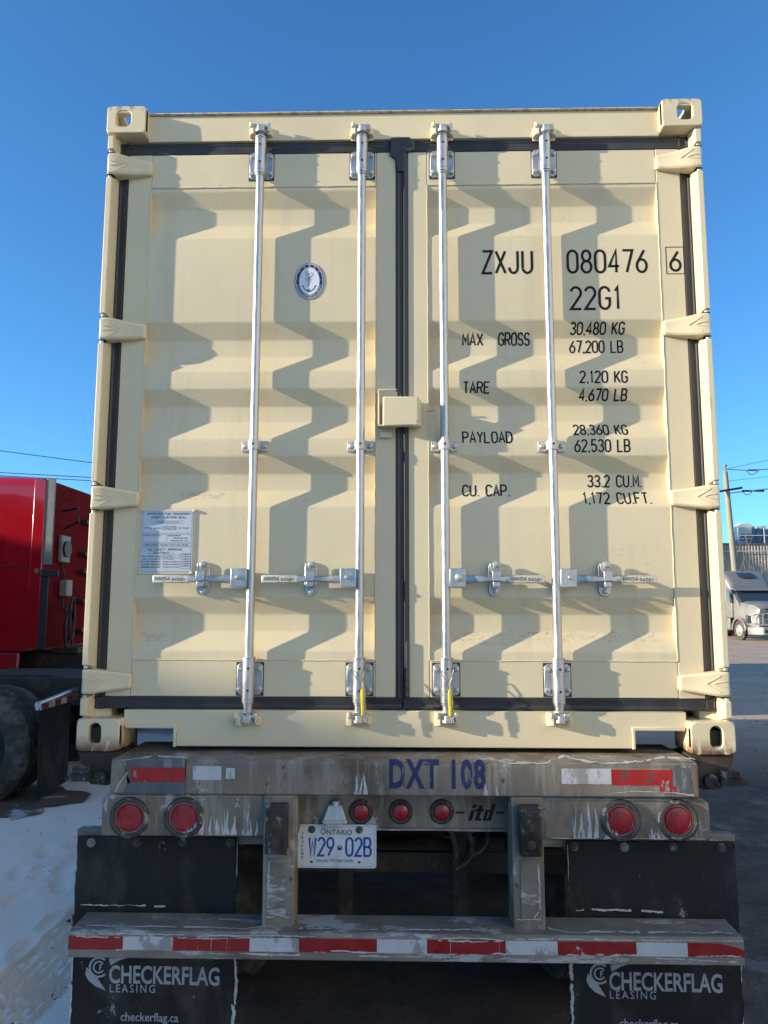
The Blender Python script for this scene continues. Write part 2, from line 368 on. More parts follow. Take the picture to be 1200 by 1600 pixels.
# ------------------------------------------------------------------ lettering
def arc(cx, cy, rx, ry, a0, a1, n=8):
    return [(cx+rx*math.cos(math.radians(a0+(a1-a0)*i/n)), cy+ry*math.sin(math.radians(a0+(a1-a0)*i/n))) for i in range(n+1)]
q = .26
OVAL = arc(.5, 1-q, .5, q, 0, 180)+arc(.5, q, .5, q, 180, 360)
GL = {
 '0': [(OVAL, 1)], 'O': [(OVAL, 1)],
 '1': [([(.22, .82), (.62, 1), (.62, 0)], 0)],
 '2': [(arc(.5, .74, .5, .26, 165, -25)+[(0, 0), (1, 0)], 0)],
 '3': [(arc(.48, .76, .46, .24, 160, -90)+[(.36, .52)], 0), (arc(.48, .26, .52, .26, 90, -160), 0)],
 '4': [([(.72, 0), (.72, 1), (0, .28), (1, .28)], 0)],
 '5': [([(.92, 1), (.12, 1), (.06, .56)]+arc(.48, .31, .52, .31, 120, -155), 0)],
 '6': [([(.80, 1), (.10, .46)], 0), (arc(.5, .29, .5, .29, 0, 360, 16)[:-1], 1)],
 '7': [([(0, 1), (1, 1), (.38, 0)], 0)],
 '8': [(arc(.5, .76, .42, .24, 0, 360, 16)[:-1], 1), (arc(.5, .26, .5, .26, 0, 360, 16)[:-1], 1)],
 '9': [([(.20, 0), (.90, .54)], 0), (arc(.5, .71, .5, .29, 0, 360, 16)[:-1], 1)],
 'A': [([(0, 0), (.5, 1), (1, 0)], 0), ([(.16, .3), (.84, .3)], 0)],
 'B': [([(0, .5), (.6, .5)]+arc(.62, .25, .38, .25, 90, -90)+[(0, 0), (0, 1)]+arc(.58, .75, .36, .25, 90, -90), 0)],
 'C': [(arc(.5, 1-q, .5, q, 10, 180)+arc(.5, q, .5, q, 180, 350), 0)],
 'D': [([(0, 0), (0, 1)]+arc(.45, .7, .55, .3, 90, 0)+arc(.45, .3, .55, .3, 0, -90), 1)],
 'E': [([(1, 1), (0, 1), (0, 0), (1, 0)], 0), ([(0, .52), (.8, .52)], 0)],
 'F': [([(1, 1), (0, 1), (0, 0)], 0), ([(0, .52), (.8, .52)], 0)],
 'G': [(arc(.5, 1-q, .5, q, 10, 180)+arc(.5, q, .5, q, 180, 360)+[(1, .48), (.55, .48)], 0)],
 'H': [([(0, 0), (0, 1)], 0), ([(1, 0), (1, 1)], 0), ([(0, .5), (1, .5)], 0)],
 'I': [([(.5, 0), (.5, 1)], 0)],
 'J': [([(.9, 1), (.9, .26)]+arc(.45, .26, .45, .26, 0, -180), 0)],
 'K': [([(0, 0), (0, 1)], 0), ([(.95, 1), (.05, .42)], 0), ([(.3, .56), (1, 0)], 0)],
 'L': [([(0, 1), (0, 0), (.95, 0)], 0)],
 'M': [([(0, 0), (0, 1), (.5, .35), (1, 1), (1, 0)], 0)],
 'N': [([(0, 0), (0, 1), (1, 0), (1, 1)], 0)],
 'P': [([(0, 0), (0, 1)]+arc(.6, .73, .4, .27, 90, -90)+[(0, .46)], 0)],
 'R': [([(0, 0), (0, 1)]+arc(.6, .74, .4, .26, 90, -90)+[(0, .48)], 0), ([(.5, .48), (1, 0)], 0)],
 'S': [(arc(.5, .75, .47, .25, 15, 240)+arc(.5, .26, .5, .26, 60, -165), 0)],
 'T': [([(0, 1), (1, 1)], 0), ([(.5, 1), (.5, 0)], 0)],
 'U': [([(0, 1), (0, .26)]+arc(.5, .26, .5, .26, 180, 360)+[(1, 1)], 0)],
 'V': [([(0, 1), (.5, 0), (1, 1)], 0)],
 'W': [([(0, 1), (.22, 0), (.5, .8), (.78, 0), (1, 1)], 0)],
 'X': [([(0, 0), (1, 1)], 0), ([(0, 1), (1, 0)], 0)],
 'Y': [([(0, 1), (.5, .5), (1, 1)], 0), ([(.5, .5), (.5, 0)], 0)],
 'Z': [([(0, 1), (1, 1), (0, 0), (1, 0)], 0)],
 '.': [([(.5, -.04), (.5, .07)], 0)], ',': [([(.55, .08), (.38, -.10)], 0)],
 '-': [([(.1, .45), (.9, .45)], 0)],
}
def ribbon(bm, pts, closed, w, place, lift):
    P = [Vector((p[0], p[1])) for p in pts]; out = [P[0]]
    for p in P[1:]:
        if (p-out[-1]).length > w*.02: out.append(p)
    P = out; n = len(P); L_ = []; R_r = []
    for i, p in enumerate(P):
        a = P[i-1] if (i or closed) else None; b = P[(i+1) % n] if (i < n-1 or closed) else None
        d1 = (p-a).normalized() if a is not None else None; d2 = (b-p).normalized() if b is not None else None
        if d1 is None: d1 = d2
        if d2 is None: d2 = d1
        n1 = Vector((-d1.y, d1.x)); n2 = Vector((-d2.y, d2.x)); mt = (n1+n2)
        mt = n1 if mt.length < 1e-3 else mt.normalized()
        k = min(1/max(.3, mt.dot(n1)), 2.2)
        L_.append(place(p+mt*w/2*k, lift)); R_r.append(place(p-mt*w/2*k, lift))
    vl = [bm.verts.new(v) for v in L_]; vr = [bm.verts.new(v) for v in R_r]
    for i in range(n if closed else n-1):
        j = (i+1) % n
        try: bm.faces.new((vl[i], vl[j], vr[j], vr[i]))
        except ValueError: pass
def stroke_text(mb, text, x0, z0, w, h, y, sw, gap=.45, shear=0, narrow=('I', '.', ',', '1'), surf=None, lift=.0003):
    """monoline letters standing in the x-z plane; the cell width follows from the wanted total width"""
    units = []
    for ch in text: units.append(.7 if ch == ' ' else (.18 if ch in '.,' else (.62 if ch == '1' else 1)))
    tot = sum(units)+gap*(len(text)-1); cw = (w-sw)/tot; x = x0+sw/2; k = 0
    for ch, u in zip(text, units):
        for pts, cl in GL.get(ch, []):
            k += 1
            P = [(x+p[0]*cw*u, z0+sw/2+p[1]*(h-sw)) for p in pts]
            P = [(a+shear*(b-z0), b) for a, b in P]
            ribbon(mb.bm, P, cl, sw, lambda v, l: (v.x, y-l, v.y), lift+.00004*(k % 6))
        x += (u+gap)*cw
def drape(mb, zs, f):
    for z in zs:
        bmesh.ops.bisect_plane(mb.bm, geom=mb.bm.verts[:]+mb.bm.edges[:]+mb.bm.faces[:], plane_co=(0, 0, z), plane_no=(0, 0, 1))
    for v in mb.bm.verts: v.co.y += f(v.co.z)
def font_text(mb, text, x0, z0, w, h, y, shear=0, bold=0.0, spacing=1.0, rot=0, xform=None):
    c = bpy.data.curves.new('t', 'FONT'); c.body = text; c.offset = bold; c.space_character = spacing; c.resolution_u = 3
    o = bpy.data.objects.new('t', c); COL.objects.link(o)
    dg = bpy.context.evaluated_depsgraph_get(); me = bpy.data.meshes.new_from_object(o.evaluated_get(dg))
    bpy.data.objects.remove(o); vs = [v.co.copy() for v in me.vertices]
    if not vs: return
    ax, bx = min(v.x for v in vs), max(v.x for v in vs); az, bz = min(v.y for v in vs), max(v.y for v in vs)
    nv = []
    for v in vs:
        a = (v.x-ax)/(bx-ax)*w; b_ = (v.y-az)/(bz-az)*h if bz > az else 0
        a += shear*b_
        if xform: a, b_ = xform(a, b_)
        nv.append(mb.bm.verts.new((x0+a, y, z0+b_)))
    for p in me.polygons:
        try: mb.bm.faces.new([nv[i] for i in p.vertices])
        except ValueError: pass
    bpy.data.meshes.remove(me)

# ------------------------------------------------------------------ the container
Z0, HW, HT = 1.2, 1.219, 2.591
ZT = Z0+HT
box_root = empty('shipping_container', (0, 3.0, Z0), 'cream shipping container with closed double doors loaded on the grey container chassis', 'shipping container')
def part(mb, name, mat, **k): return mb.build(name, mat, k.pop('parent', box_root), **k)

# corner castings: hollow blocks with a hole in face, side and top or bottom
def casting(sx, yb, top):
    s = MB(); w, L_, h, t = .162, .178, .118, .028
    x_out = sx*HW; xc = x_out-sx*w/2; zc = (ZT-h/2) if top else Z0+h/2
    yf = 0 if yb == 0 else 6.058
    sy = 1 if yb == 0 else -1
    hw, hh = (.062, .070) if top else (.047, .080)
    s.holed((xc, yf, zc), (1, 0, 0), (0, 0, 1), w, h, hw, hh, t, rad=.012 if top else .022, nrm=(0, sy, 0), hr=.020 if top else .0235, hc=(sx*.012, .004))
    s.holed((x_out, yf+sy*L_/2, zc), (0, 1, 0), (0, 0, 1), L_-.004, h-.004, .079, .051, t, rad=.006, nrm=(-sx, 0, 0))
    z_cap = ZT-.001 if top else Z0+.001
    s.holed((xc, yf+sy*L_/2, z_cap), (1, 0, 0), (0, 1, 0), w-.006, L_-.006, .063, .124, t, rad=.01, nrm=(0, 0, -1 if top else 1))
    s.box(xc-sx*w/2, xc-sx*(w/2-.012), yf+sy*.002, yf+sy*(L_-.002), zc-h/2+.004, zc+h/2-.004)
    z2 = zc-h/2+.0015 if top else zc+h/2-.0135
    s.box(xc-w/2+.003, xc+w/2-.003, yf+sy*.003, yf+sy*(L_-.003), z2, z2+.012)
    part(s, 'corner_casting', cream_top if top else cream_low, bevel=.0035)
for sx in (-1, 1):
    for yb in (0, 1):
        for top in (0, 1): casting(sx, yb, top)

ZC0, ZC1 = Z0+.118, ZT-.118
hz = [at(1065, y, .03)[1] for y in (250, 510, 777, 1068)]        # hinge heights
for sx in (-1, 1):
    s = MB()
    s.prism([(sx*1.2095, .030), (sx*1.200, .030), (sx*1.180, .062), (sx*1.180, .070), (sx*1.125, .095), (sx*1.125, .16), (sx*1.2095, .16)], 'z', ZC0-.004, ZC1+.004)
    part(s, 'corner_post', cream_rail, bevel=.003)
    segs = [ZC0+.0] + sorted(hz) + [ZC1]
    for a, b in zip(segs, segs[1:]):
        a2 = a+.050 if a != segs[0] else a; b2 = b-.050 if b != segs[-1] else b
        s = MB(); lo = [(sx*1.2110, .0025), (sx*1.1875, .0025), (sx*1.1775, .050), (sx*1.2110, .050)]
        A = [s.bm.verts.new((p[0], p[1], a2+(.012 if i in (0, 1) else 0))) for i, p in enumerate(lo)]
        B = [s.bm.verts.new((p[0], p[1], b2-(.012 if i in (0, 1) else 0))) for i, p in enumerate(lo)]
        for i in range(4): s.bm.faces.new((A[i], A[(i+1) % 4], B[(i+1) % 4], B[i]))
        s.bm.faces.new(A[::-1]); s.bm.faces.new(B)
        part(s, 'post_guard', cream_rail, bevel=.003)
# header, sill, roof, sides, front, floor
s = MB(); s.prism([(.052, 3.664), (.050, 3.775), (.058, 3.783), (.16, 3.788), (.16, 3.664)], 'x', -1.060, 1.060); part(s, 'door_header', cream_rail, bevel=.002)
s = MB(); s.box(-1.060, 1.060, .038, .10, 3.7795, 3.7835); part(s, 'header_lip', cream_top, bevel=.001)
s = MB(); ins, iz = .855, 1.286
s.prism([(-ins, Z0+.012), (ins, Z0+.012), (ins, iz), (1.060, iz), (1.060, 1.346), (-1.060, 1.346), (-1.060, iz), (-ins, iz)], 'y', .048, .16)
part(s, 'door_sill', cream_rail, bevel=.003)
for sx in (-1, 1):
    s = MB()
    s.prism([(sx*ins, Z0+.010), (sx*(ins+.012), Z0+.010), (sx*(ins+.012), iz-.008), (sx*1.052, iz-.008), (sx*1.052, iz+.006), (sx*ins, iz+.006)], 'y', .040, .15)
    part(s, 'pocket_rim', cream_rail, bevel=.003)
s = MB()
for i in range(29):
    y = .19+i*.2; s.box(-1.19, 1.19, y, y+.11, ZT-.028, ZT-.012)
s.box(-1.2, 1.2, .17, 5.9, ZT-.040, ZT-.027); part(s, 'roof', cream)
for sx in (-1, 1):
    s = MB(); P = []
    y = .165
    while y < 5.80:
        P += [(y, 1.205), (y+.07, 1.205), (y+.14, 1.170), (y+.21, 1.170)]; y += .28
    ring = [(sx*b, a) for a, b in P]
    for (a, b) in zip(ring, ring[1:]):
        s.poly([(a[0], a[1], 1.36), (b[0], b[1], 1.36), (b[0], b[1], 3.72), (a[0], a[1], 3.72)])
    bmesh.ops.solidify(s.bm, geom=s.bm.faces[:], thickness=.002)
    part(s, 'side_wall', cream)
    s = MB(); s.box(sx*1.14, sx*1.2185, .165, 5.89, Z0+.02, 1.37); part(s, 'bottom_rail', cream_rail, bevel=.004)
    s = MB(); s.box(sx*1.15, sx*1.2185, .165, 5.89, 3.715, ZT-.010); part(s, 'top_rail', cream_rail, bevel=.004)
    s = MB(); s.box(sx*1.10, sx*1.2185, 5.90, 6.05, ZC0-.003, ZC1+.003); part(s, 'corner_post', cream_rail, bevel=.004)
s = MB(); s.box(-1.11, 1.11, 5.96, 6.03, 1.25, 3.78); part(s, 'front_wall', cream)
s = MB(); s.box(-1.13, 1.13, .165, 5.95, 1.30, 1.36)
for i in range(18): s.box(-1.13, 1.13, .45+i*.3, .50+i*.3, 1.215, 1.299)
part(s, 'floor', dark_st)

# door leaves
ZB, ZU = 1.394, 3.610; WT, WB = 3.463, 1.532
REC = [(3.447, 3.382, 3.311, 3.240), (2.882, 2.816, 2.746, 2.675), (2.604, 2.537, 2.473, 2.399), (2.327, 2.261, 2.194, 2.125), (1.773, 1.706, 1.639, 1.567)]
YO, YI = .0625, .0985
def surf(z):
    for a, b, c, e in REC:
        if a >= z >= b: return YO+(YI-YO)*(a-z)/(a-b)
        if b > z > c: return YI
        if c >= z >= e: return YO+(YI-YO)*(z-e)/(c-e)
    return YO
breaks = sorted(z for r in REC for z in r)
cuts_z = sorted(z+dz for z in breaks for dz in (-.0075, -.0035, 0, .0035, .0075))
def film(z):
    return min([surf(z)]+[surf(z+k*.0008)*.5+surf(z-k*.0008)*.5 for k in range(1, 10)])-.0001
panels = {}
for sx, xa, xb, sa, sb in ((-1, -1.140, -.026, -1.043, -.106), (1, .024, 1.140, .103, 1.042)):
    s = MB()
    fr = [(xa, ZB), (xb, ZB), (xb, ZU), (xa, ZU)]; inn = [(sa, WB), (sb, WB), (sb, WT), (sa, WT)]
    s.box(xa, sa, .060, .112, ZB, ZU); s.box(sb, xb, .060, .112, ZB, ZU)
    s.box(sa+.0002, sb-.0002, .0605, .112, WT, ZU-.0005); s.box(sa+.0002, sb-.0002, .0605, .112, ZB+.0005, WB)
    door = part(s, 'door', cream_rail, bevel=.0035)
    if sx < 0: door['label'] = 'left-hand door leaf with oval decal and data plate'
    else: door['label'] = 'right-hand door leaf with black stencilled numbers'
    s = MB(); zz = [WB]+breaks+[WT]; nx = 24
    rows = [[s.bm.verts.new((sa+(sb-sa)*i/nx, surf(z), z)) for i in range(nx+1)] for z in zz]
    for a, b in zip(rows, rows[1:]):
        for i in range(nx): s.bm.faces.new((a[i], a[i+1], b[i+1], b[i]))
    bmesh.ops.recalc_face_normals(s.bm, faces=s.bm.faces)
    e = [ed for ed in s.bm.edges if abs(ed.verts[0].co.z-ed.verts[1].co.z) < 1e-6 and WB < ed.verts[0].co.z < WT]
    bmesh.ops.bevel(s.bm, geom=e, offset=.006, segments=3, affect='EDGES', profile=.5)
    for v in s.bm.verts: pass
    p = s.build('door_panel', cream, door, smooth=True); panels[sx] = p
    for pl in p.data.polygons: pl.use_smooth = True
    p.data.set_sharp_from_angle(angle=math.radians(60))
    # weld beads, a bit uneven
    s = MB()
    for z in (WB, WT):
        s.path([(sa+(sb-sa)*i/60, .0600, z+random.uniform(-.0012, .0012)) for i in range(61)], lambda t: .0024, 6)
    for x in (sa, sb):
        s.path([(x+random.uniform(-.001, .001), .0600, WB+(WT-WB)*i/90) for i in range(91)], .0020, 6)
    s.build('weld_bead', cream_rail, door, smooth=True)
    # drip line of bright sealant drops left as tiny beads
    s = MB()
    for _ in range(26):
        x, z = random.uniform(sa+.02, sb-.02), random.uniform(WB, WT); s.lathe([(.0, -.0012), (.0012, -.0008), (.0018, 0)], (x, surf(z)-.0003, z), (0, 1, 0), 6)
    s.build('paint_drip', cream, door, smooth=True)
    # perimeter gasket of this leaf
    s = MB(); xo = sx*1.182; xi = sx*1.1415
    prof = lambda a, b: [(a, .078), (a, .066), (a+(b-a)*.18, .060), (a+(b-a)*.36, .066), (a+(b-a)*.7, .063), (b, .058), (b, .078)]
    s.prism([(x, y) for x, y in prof(xo, xi)], 'z', 1.346, 3.666)
    cx0, cx1 = (-1.182, -.003) if sx < 0 else (.001, 1.182)
    s.prism([(y, z) for z, y in prof(3.662, 3.611)], 'x', cx0, cx1)
    s.prism([(y, z) for z, y in prof(1.348, 1.393)], 'x', cx0, cx1)
    if sx < 0: s.prism([(-.0255, .085), (-.0255, .060), (-.017, .055), (-.006, .059), (-.002, .056), (.0035, .060), (.0035, .085)], 'z', 1.393, 3.611)
    else: s.prism([(.0235, .085), (.0235, .060), (.017, .053), (.008, .051), (.0042, .056), (.0040, .085)], 'z', 1.393, 3.611)
    if sx < 0:
        s.prism([(-.045, 3.668), (.028, 3.671), (.052, 3.655), (.055, 3.612), (.012, 3.606), (.008, 3.52), (-.018, 3.52), (-.026, 3.575), (-.050, 3.592)], 'y', .0475, .062)
        s.prism([(.012, 1.40), (.026, 1.40), (.0265, 1.60), (.018, 1.606), (.012, 1.60)], 'y', .047, .060)
    s.build('door_gasket', black_rub, door, bevel=.0025)
    # hinges
    for z in hz:
        s = MB(); xs = [1.2135, 1.205, 1.186, 1.160, 1.125, 1.085, 1.055, 1.042, 1.036]
        yf = [.014, .001, .001, .006, .017, .030, .034, .037, .046]; hh = [.044, .046, .046, .044, .039, .034, .0305, .029, .024]
        prev = None; first = None
        for x, y, h in zip(xs, yf, hh):
            r = [s.bm.verts.new((sx*x, yy, z+zz_)) for yy, zz_ in ((.058, h), (y+.006, h), (y, h-.008), (y+.003, 0), (y, -h+.008), (y+.006, -h), (.058, -h))]
            if prev:
                for i in range(6): s.bm.faces.new((prev[i], prev[i+1], r[i+1], r[i]))
                s.bm.faces.new((prev[6], prev[0], r[0], r[6]))
            else: first = r
            prev = r
        s.bm.faces.new(first); s.bm.faces.new(prev[::-1])
        hg = s.build('hinge', cream_rail, door, bevel=.002)
        s = MB()   # pressed ribs of the blade
        for k in (-1, 1):
            s.path([(sx*1.176, .0035, z+k*.030), (sx*1.150, .0105, z+k*.014), (sx*1.128, .0175, z+k*.001)], .0026, 6)
            s.path([(sx*1.196, .0015, z+k*.010), (sx*1.170, .0050, z+k*.006), (sx*1.152, .0095, z)], .0016, 6)
        s.build('pressed_rib', cream_rail, hg, smooth=True)
        s = MB(); s.tube((sx*1.201, .018, z-.060), (sx*1.201, .018, z+.060), .0085, n=12); s.build('hinge_pin', galv_dull, hg, smooth=True)
        for k in (-1, 1):
            s = MB(); s.box(min(sx*1.186, sx*1.2105), max(sx*1.186, sx*1.2105), .006, .035, min(z+k*.0468, z+k*.0492), max(z+k*.0468, z+k*.0492)); s.build('hinge_gap_shade', ink, hg)  # black strips standing in for the shade in the open knuckle gaps

def bolt(s, x, y, z, r=.009, t=.008, n=6, ax=(0, -1, 0)):
    s.lathe([(r*1.25, 0), (r*1.25, .0015), (r, .0016), (r, t), (r*.7, t+.0015), (0, t+.002)], (x, y, z), ax, n if n != 6 else 12)

# locking rods
zb = lambda px, py: at(px, py, .03)[1]
HZ = at(400, 903, .02)[1]
for idx, (xr, door_s) in enumerate(((-.5835, -1), (-.164, -1), (.166, 1), (.5855, 1))):
    YR = .031; cs = 1 if idx in (0, 2) else -1
    s = MB(); s.tube((xr, YR, 1.33), (xr, YR, 3.69), .0168, n=28)
    for z in (2.1, 1.68): s.tube((xr, YR, z), (xr, YR, z+.003), .0172, n=28)
    rod = part(s, 'locking_rod', galv, smooth=True)
    def sub(mb, name, mat, **k): return mb.build(name, mat, rod, **k)
    for (z0, z1, s0, s1) in ((3.492, 3.612, 3.500, 3.655), (1.402, 1.522, 1.378, 1.540)):
        s = MB(); h = z1-z0; zc = (z0+z1)/2
        s.prism([(xr-.050, z0+.012), (xr-.038, z0), (xr+.038, z0), (xr+.050, z0+.012), (xr+.050, z1-.012), (xr+.038, z1), (xr-.038, z1), (xr-.050, z1-.012)], 'y', .054, .0595)
        s.box(xr-.0225, xr+.0225, .030, .054, z0+.006, z1-.006)
        sub(s, 'bearing_plate', galv, bevel=.0025)
        s = MB(); s.box(xr-.053, xr+.053, .0585, .0605, z0-.003, z1+.003); sub(s, 'bearing_shim', black_rub)
        s = MB(); s.tube((xr, YR, s0), (xr, YR, s1), .0235, n=28); s.tube((xr, YR, s0-.008), (xr, YR, s0), .0205, n=28)
        s.tube((xr, YR, s1), (xr, YR, s1+.006), .0255, n=28); s.tube((xr, YR, s0+.012), (xr, YR, s0+.016), .0245, n=28)
        sub(s, 'bearing_sleeve', galv, bevel=.001)
        for z in (s0+.045, s1-.035):
            s = MB(); s.lathe([(0, 0), (.0045, 0), (.0045, .002), (0, .002)], (xr+.002, YR-.0225, z), (0, -1, 0), 12); sub(s, 'sleeve_hole', ink)
        for dx in (-.039, .039):
            for z in (z0+.022, z1-.022):
                s = MB(); bolt(s, xr+dx, .054, z, .0085, .011); sub(s, 'bracket_bolt', galv_dull, smooth=True)
    # middle strap
    zc = at(xr and 627+xr*406, 698, .06)[1]
    s = MB(); s.box(xr-.052, xr-.022, .052, .0620, zc-.021, zc+.021); s.box(xr+.022, xr+.052, .052, .0620, zc-.021, zc+.021)
    s.lathe([(.0172, -.019), (.0215, -.019), (.0215, .019), (.0172, .019)], (xr, YR, zc), (0, 0, 1), 24)
    s.box(xr-.0235, xr-.0175, .030, .055, zc-.019, zc+.019); s.box(xr+.0175, xr+.0235, .030, .055, zc-.019, zc+.019)
    bolt(s, xr-.038, .052, zc, .0085); bolt(s, xr+.038, .052, zc, .0085)
    sub(s, 'rod_strap', galv_dull, bevel=.0015)
    s = MB(); s.lathe([(0, 0), (.0045, 0), (.0045, .002), (0, .002)], (xr, YR-.0205, zc+.002), (0, -1, 0), 12); sub(s, 'sleeve_hole', ink)
    # end necks, cams and keepers
    for top in (1, 0):
        zk = at(627+xr*380, 203, .02)[1] if top else at(627+xr*415, 1124, .02)[1]
        dz = 1 if top else -1
        s = MB(); s.tube((xr, YR, zk-dz*.065), (xr, YR, zk+dz*.012), .0158, n=20); s.tube((xr, YR, zk-dz*.030), (xr, YR, zk-dz*.022), .021, n=20)
        # cam: fat hooked disc seen edge on, with two claws
        s.prism([(xr-.021, YR-.020), (xr-.006, YR-.031), (xr+.014, YR-.029), (xr+.024, YR-.010), (xr+.018, YR+.016), (xr-.016, YR+.016)], 'z', zk-.014, zk+.015)
        s.box(xr-cs*.034, xr-cs*.012, YR-.022, YR-.006, zk-.006, zk+.022)
        s.box(xr+cs*.012, xr+cs*.036, YR-.024, YR-.008, zk+.004, zk+.018)
        s.prism([(xr+cs*.030, YR-.024), (xr+cs*.042, YR-.018), (xr+cs*.040, YR-.002), (xr+cs*.024, YR-.006)], 'z', zk-.012, zk+.026)
        sub(s, 'cam', galv_dull, bevel=.003)
        s = MB()
        s.prism([(xr-.042, .012), (xr-.048, .030), (xr-.048, .052), (xr-.022, .052), (xr-.018, .020), (xr-.026, .006)], 'z', zk-.024, zk+.014)
        s.prism([(xr+.024, .020), (xr+.030, .052), (xr+.048, .052), (xr+.046, .028), (xr+.036, .014)], 'z', zk-.020, zk+.010)
        s.box(xr-.046, xr+.046, .045, .054, zk-.030, zk+.024)
        s.prism([(xr-.046, .004), (xr-.034, -.002), (xr-.028, .012), (xr-.040, .018)], 'z', zk+.004, zk+.024)
        part(s, 'cam_keeper', cream_rail, bevel=.003)
    # handle with its hub, catch and grip
    hs = -1 if idx < 2 else 1
    X = lambda t: xr+hs*t
    s = MB(); xa, xb = sorted((X(.012), X(.074))); s.box(xa, xb, .006, .012, HZ-.036, HZ+.036); s.box(xa, xb, .044, .050, HZ-.036, HZ+.036)
    xc, xd = sorted((X(.012), X(.020))); s.box(xc, xd, .012, .044, HZ-.036, HZ+.036)
    hub = sub(s, 'handle_hub', galv, bevel=.003)
    s = MB(); s.lathe([(.016 if idx == 2 else .009, 0), (.014 if idx == 2 else .0085, .006), (.006, .010), (0, .011)], (X(.048), .006, HZ+.002), (0, -1, 0), 16); sub(s, 'hub_rivet', galv_dull, smooth=True)
    # bar twists from upright flat to horizontal edge
    s = MB(); secs = [(.045, .016, .004), (.100, .016, .004), (.118, .014, .005), (.150, .0105, .008), (.185, .009, .010), (.205, .011, .009), (.225, .0135, .006), (.240, .0145, .0045)]
    rings = []
    for t, hz_, hy in secs:
        yc = .024-(t > .11)*.006
        rings.append([s.bm.verts.new((X(t), yc+a, HZ-.004+b)) for a, b in ((-hy, -hz_*.7), (-hy, hz_*.7), (-hy*.6, hz_), (hy*.6, hz_), (hy, hz_*.7), (hy, -hz_*.7), (hy*.6, -hz_), (-hy*.6, -hz_))])
    for a, b in zip(rings, rings[1:]):
        for k in range(8): s.bm.faces.new((a[k], a[(k+1) % 8], b[(k+1) % 8], b[k]))
    s.bm.faces.new(rings[0][::-1]); s.bm.faces.new(rings[-1])
    hd = part(s, 'door_handle', galv, bevel=.0015)
    s = MB(); xa, xb = sorted((X(.236), X(.376))); s.box(xa, xb, .0125, .0225, HZ-.0195, HZ+.0105)
    hd.name = 'door_handle'
    gp = s.build('handle_grip', handle_end, hd, bevel=.004)
    s = MB(); stroke_text(s, 'HANSA', xa+.012, HZ-.010, .056, .015, .0125, .0022, lift=.0006); stroke_text(s, '94581', xa+.074, HZ-.013, .052, .013, .0125, .0020, lift=.0006)
    s.build('grip_lettering', grom, gp)
    # catch
    xcn = X(.190)
    s = MB(); N = 12; o = [(xcn+.025*math.cos(t), HZ+.040+.025*math.sin(t)) for t in [math.pi*k/N for k in range(N+1)]]+[(xcn+.025*math.cos(t), HZ-.043+.025*math.sin(t)) for t in [math.pi+math.pi*k/N for k in range(N+1)]]
    s.prism(o, 'y', .052, .0595); ct = part(s, 'handle_catch', galv, bevel=.002)
    s = MB(); s.box(xcn-.016, xcn+.016, .000, .005, HZ-.012, HZ+.026)
    s.prism([(xcn-.017, HZ+.022), (xcn+.017, HZ+.022), (xcn+.022, HZ+.055), (xcn+.010, HZ+.064), (xcn-.010, HZ+.064), (xcn-.022, HZ+.055)], 'y', .034, .040)
    s.hull8([(xcn-.018, .000, HZ+.020), (xcn-.018, .005, HZ+.017), (xcn+.018, .005, HZ+.017), (xcn+.018, .000, HZ+.020), (xcn-.018, .034, HZ+.046), (xcn-.018, .040, HZ+.042), (xcn+.018, .040, HZ+.042), (xcn+.018, .034, HZ+.046)])
    s.box(xcn-.013, xcn+.013, .006, .052, HZ-.034, HZ-.028); s.box(xcn-.013, xcn+.013, .004, .009, HZ-.034, HZ-.014)
    s.build('catch_hasp', galv, ct, bevel=.0018)
    s = MB(); bolt(s, xcn, .034, HZ+.052, .010, .010); s.build('catch_bolt', galv_dull, ct, smooth=True)
    s = MB(); bolt(s, xcn, .052, HZ-.050, .010, .009); s.build('catch_bolt', galv_dull, ct, smooth=True)

# lock box across the doors
def A_(px, py, Y): return at(px, py, Y)
x0, z1 = at(591, 612, .055); x1, z0 = at(613, 669, .055)
s = MB(); s.box(x0, x0+.006, .014, .060, z0, z1); s.box(x0, x1+.018, .014, .019, z1-.006, z1); s.box(x0+.004, x1+.02, .054, .0598, z0, z1); s.box(x0, x1, .014, .060, z0, z0+.005)
lb = part(s, 'lock_box_guard', cream_rail, bevel=.002)
x0, z1 = at(598, 619, -.02); x1, z0 = at(654, 665, -.02)
s = MB(); s.hull8([(x0, -.020, z0), (x0, .050, z0+.010), (x1+.016, .050, z0+.010), (x1, -.020, z0), (x0, -.020, z1), (x0, .050, z1-.002), (x1+.016, .050, z1-.002), (x1, -.020, z1)])
lb = part(s, 'lock_box', cream_rail, bevel=.006, seg=3)
s = MB(); x, z = at(656, 658, -.02); s.path([(x-.011, -.021, z+.003), (x-.014, -.022, z), (x-.010, -.022, z-.003)], .0009, 6); s.tube(((x0+x1)/2, .0, z1-.001), ((x0+x1)/2, .0, z1+.012), .003, n=8)
s.build('weld_scar', greyink, lb)
s = MB(); xa, za = at(593, 674, .045); xb, zb_ = at(613, 684, .045); s.box(xa, xb, .042, .060, zb_, za); part(s, 'stop_block', cream_rail, bevel=.004)
s = MB(); xa, za = at(668, 643, .05); s.path([(xa, .045, za), (xa+.020, .042, za-.001), (xa+.028, .045, za+.006)], .0016, 6); part(s, 'wire_stub', cable, smooth=True)

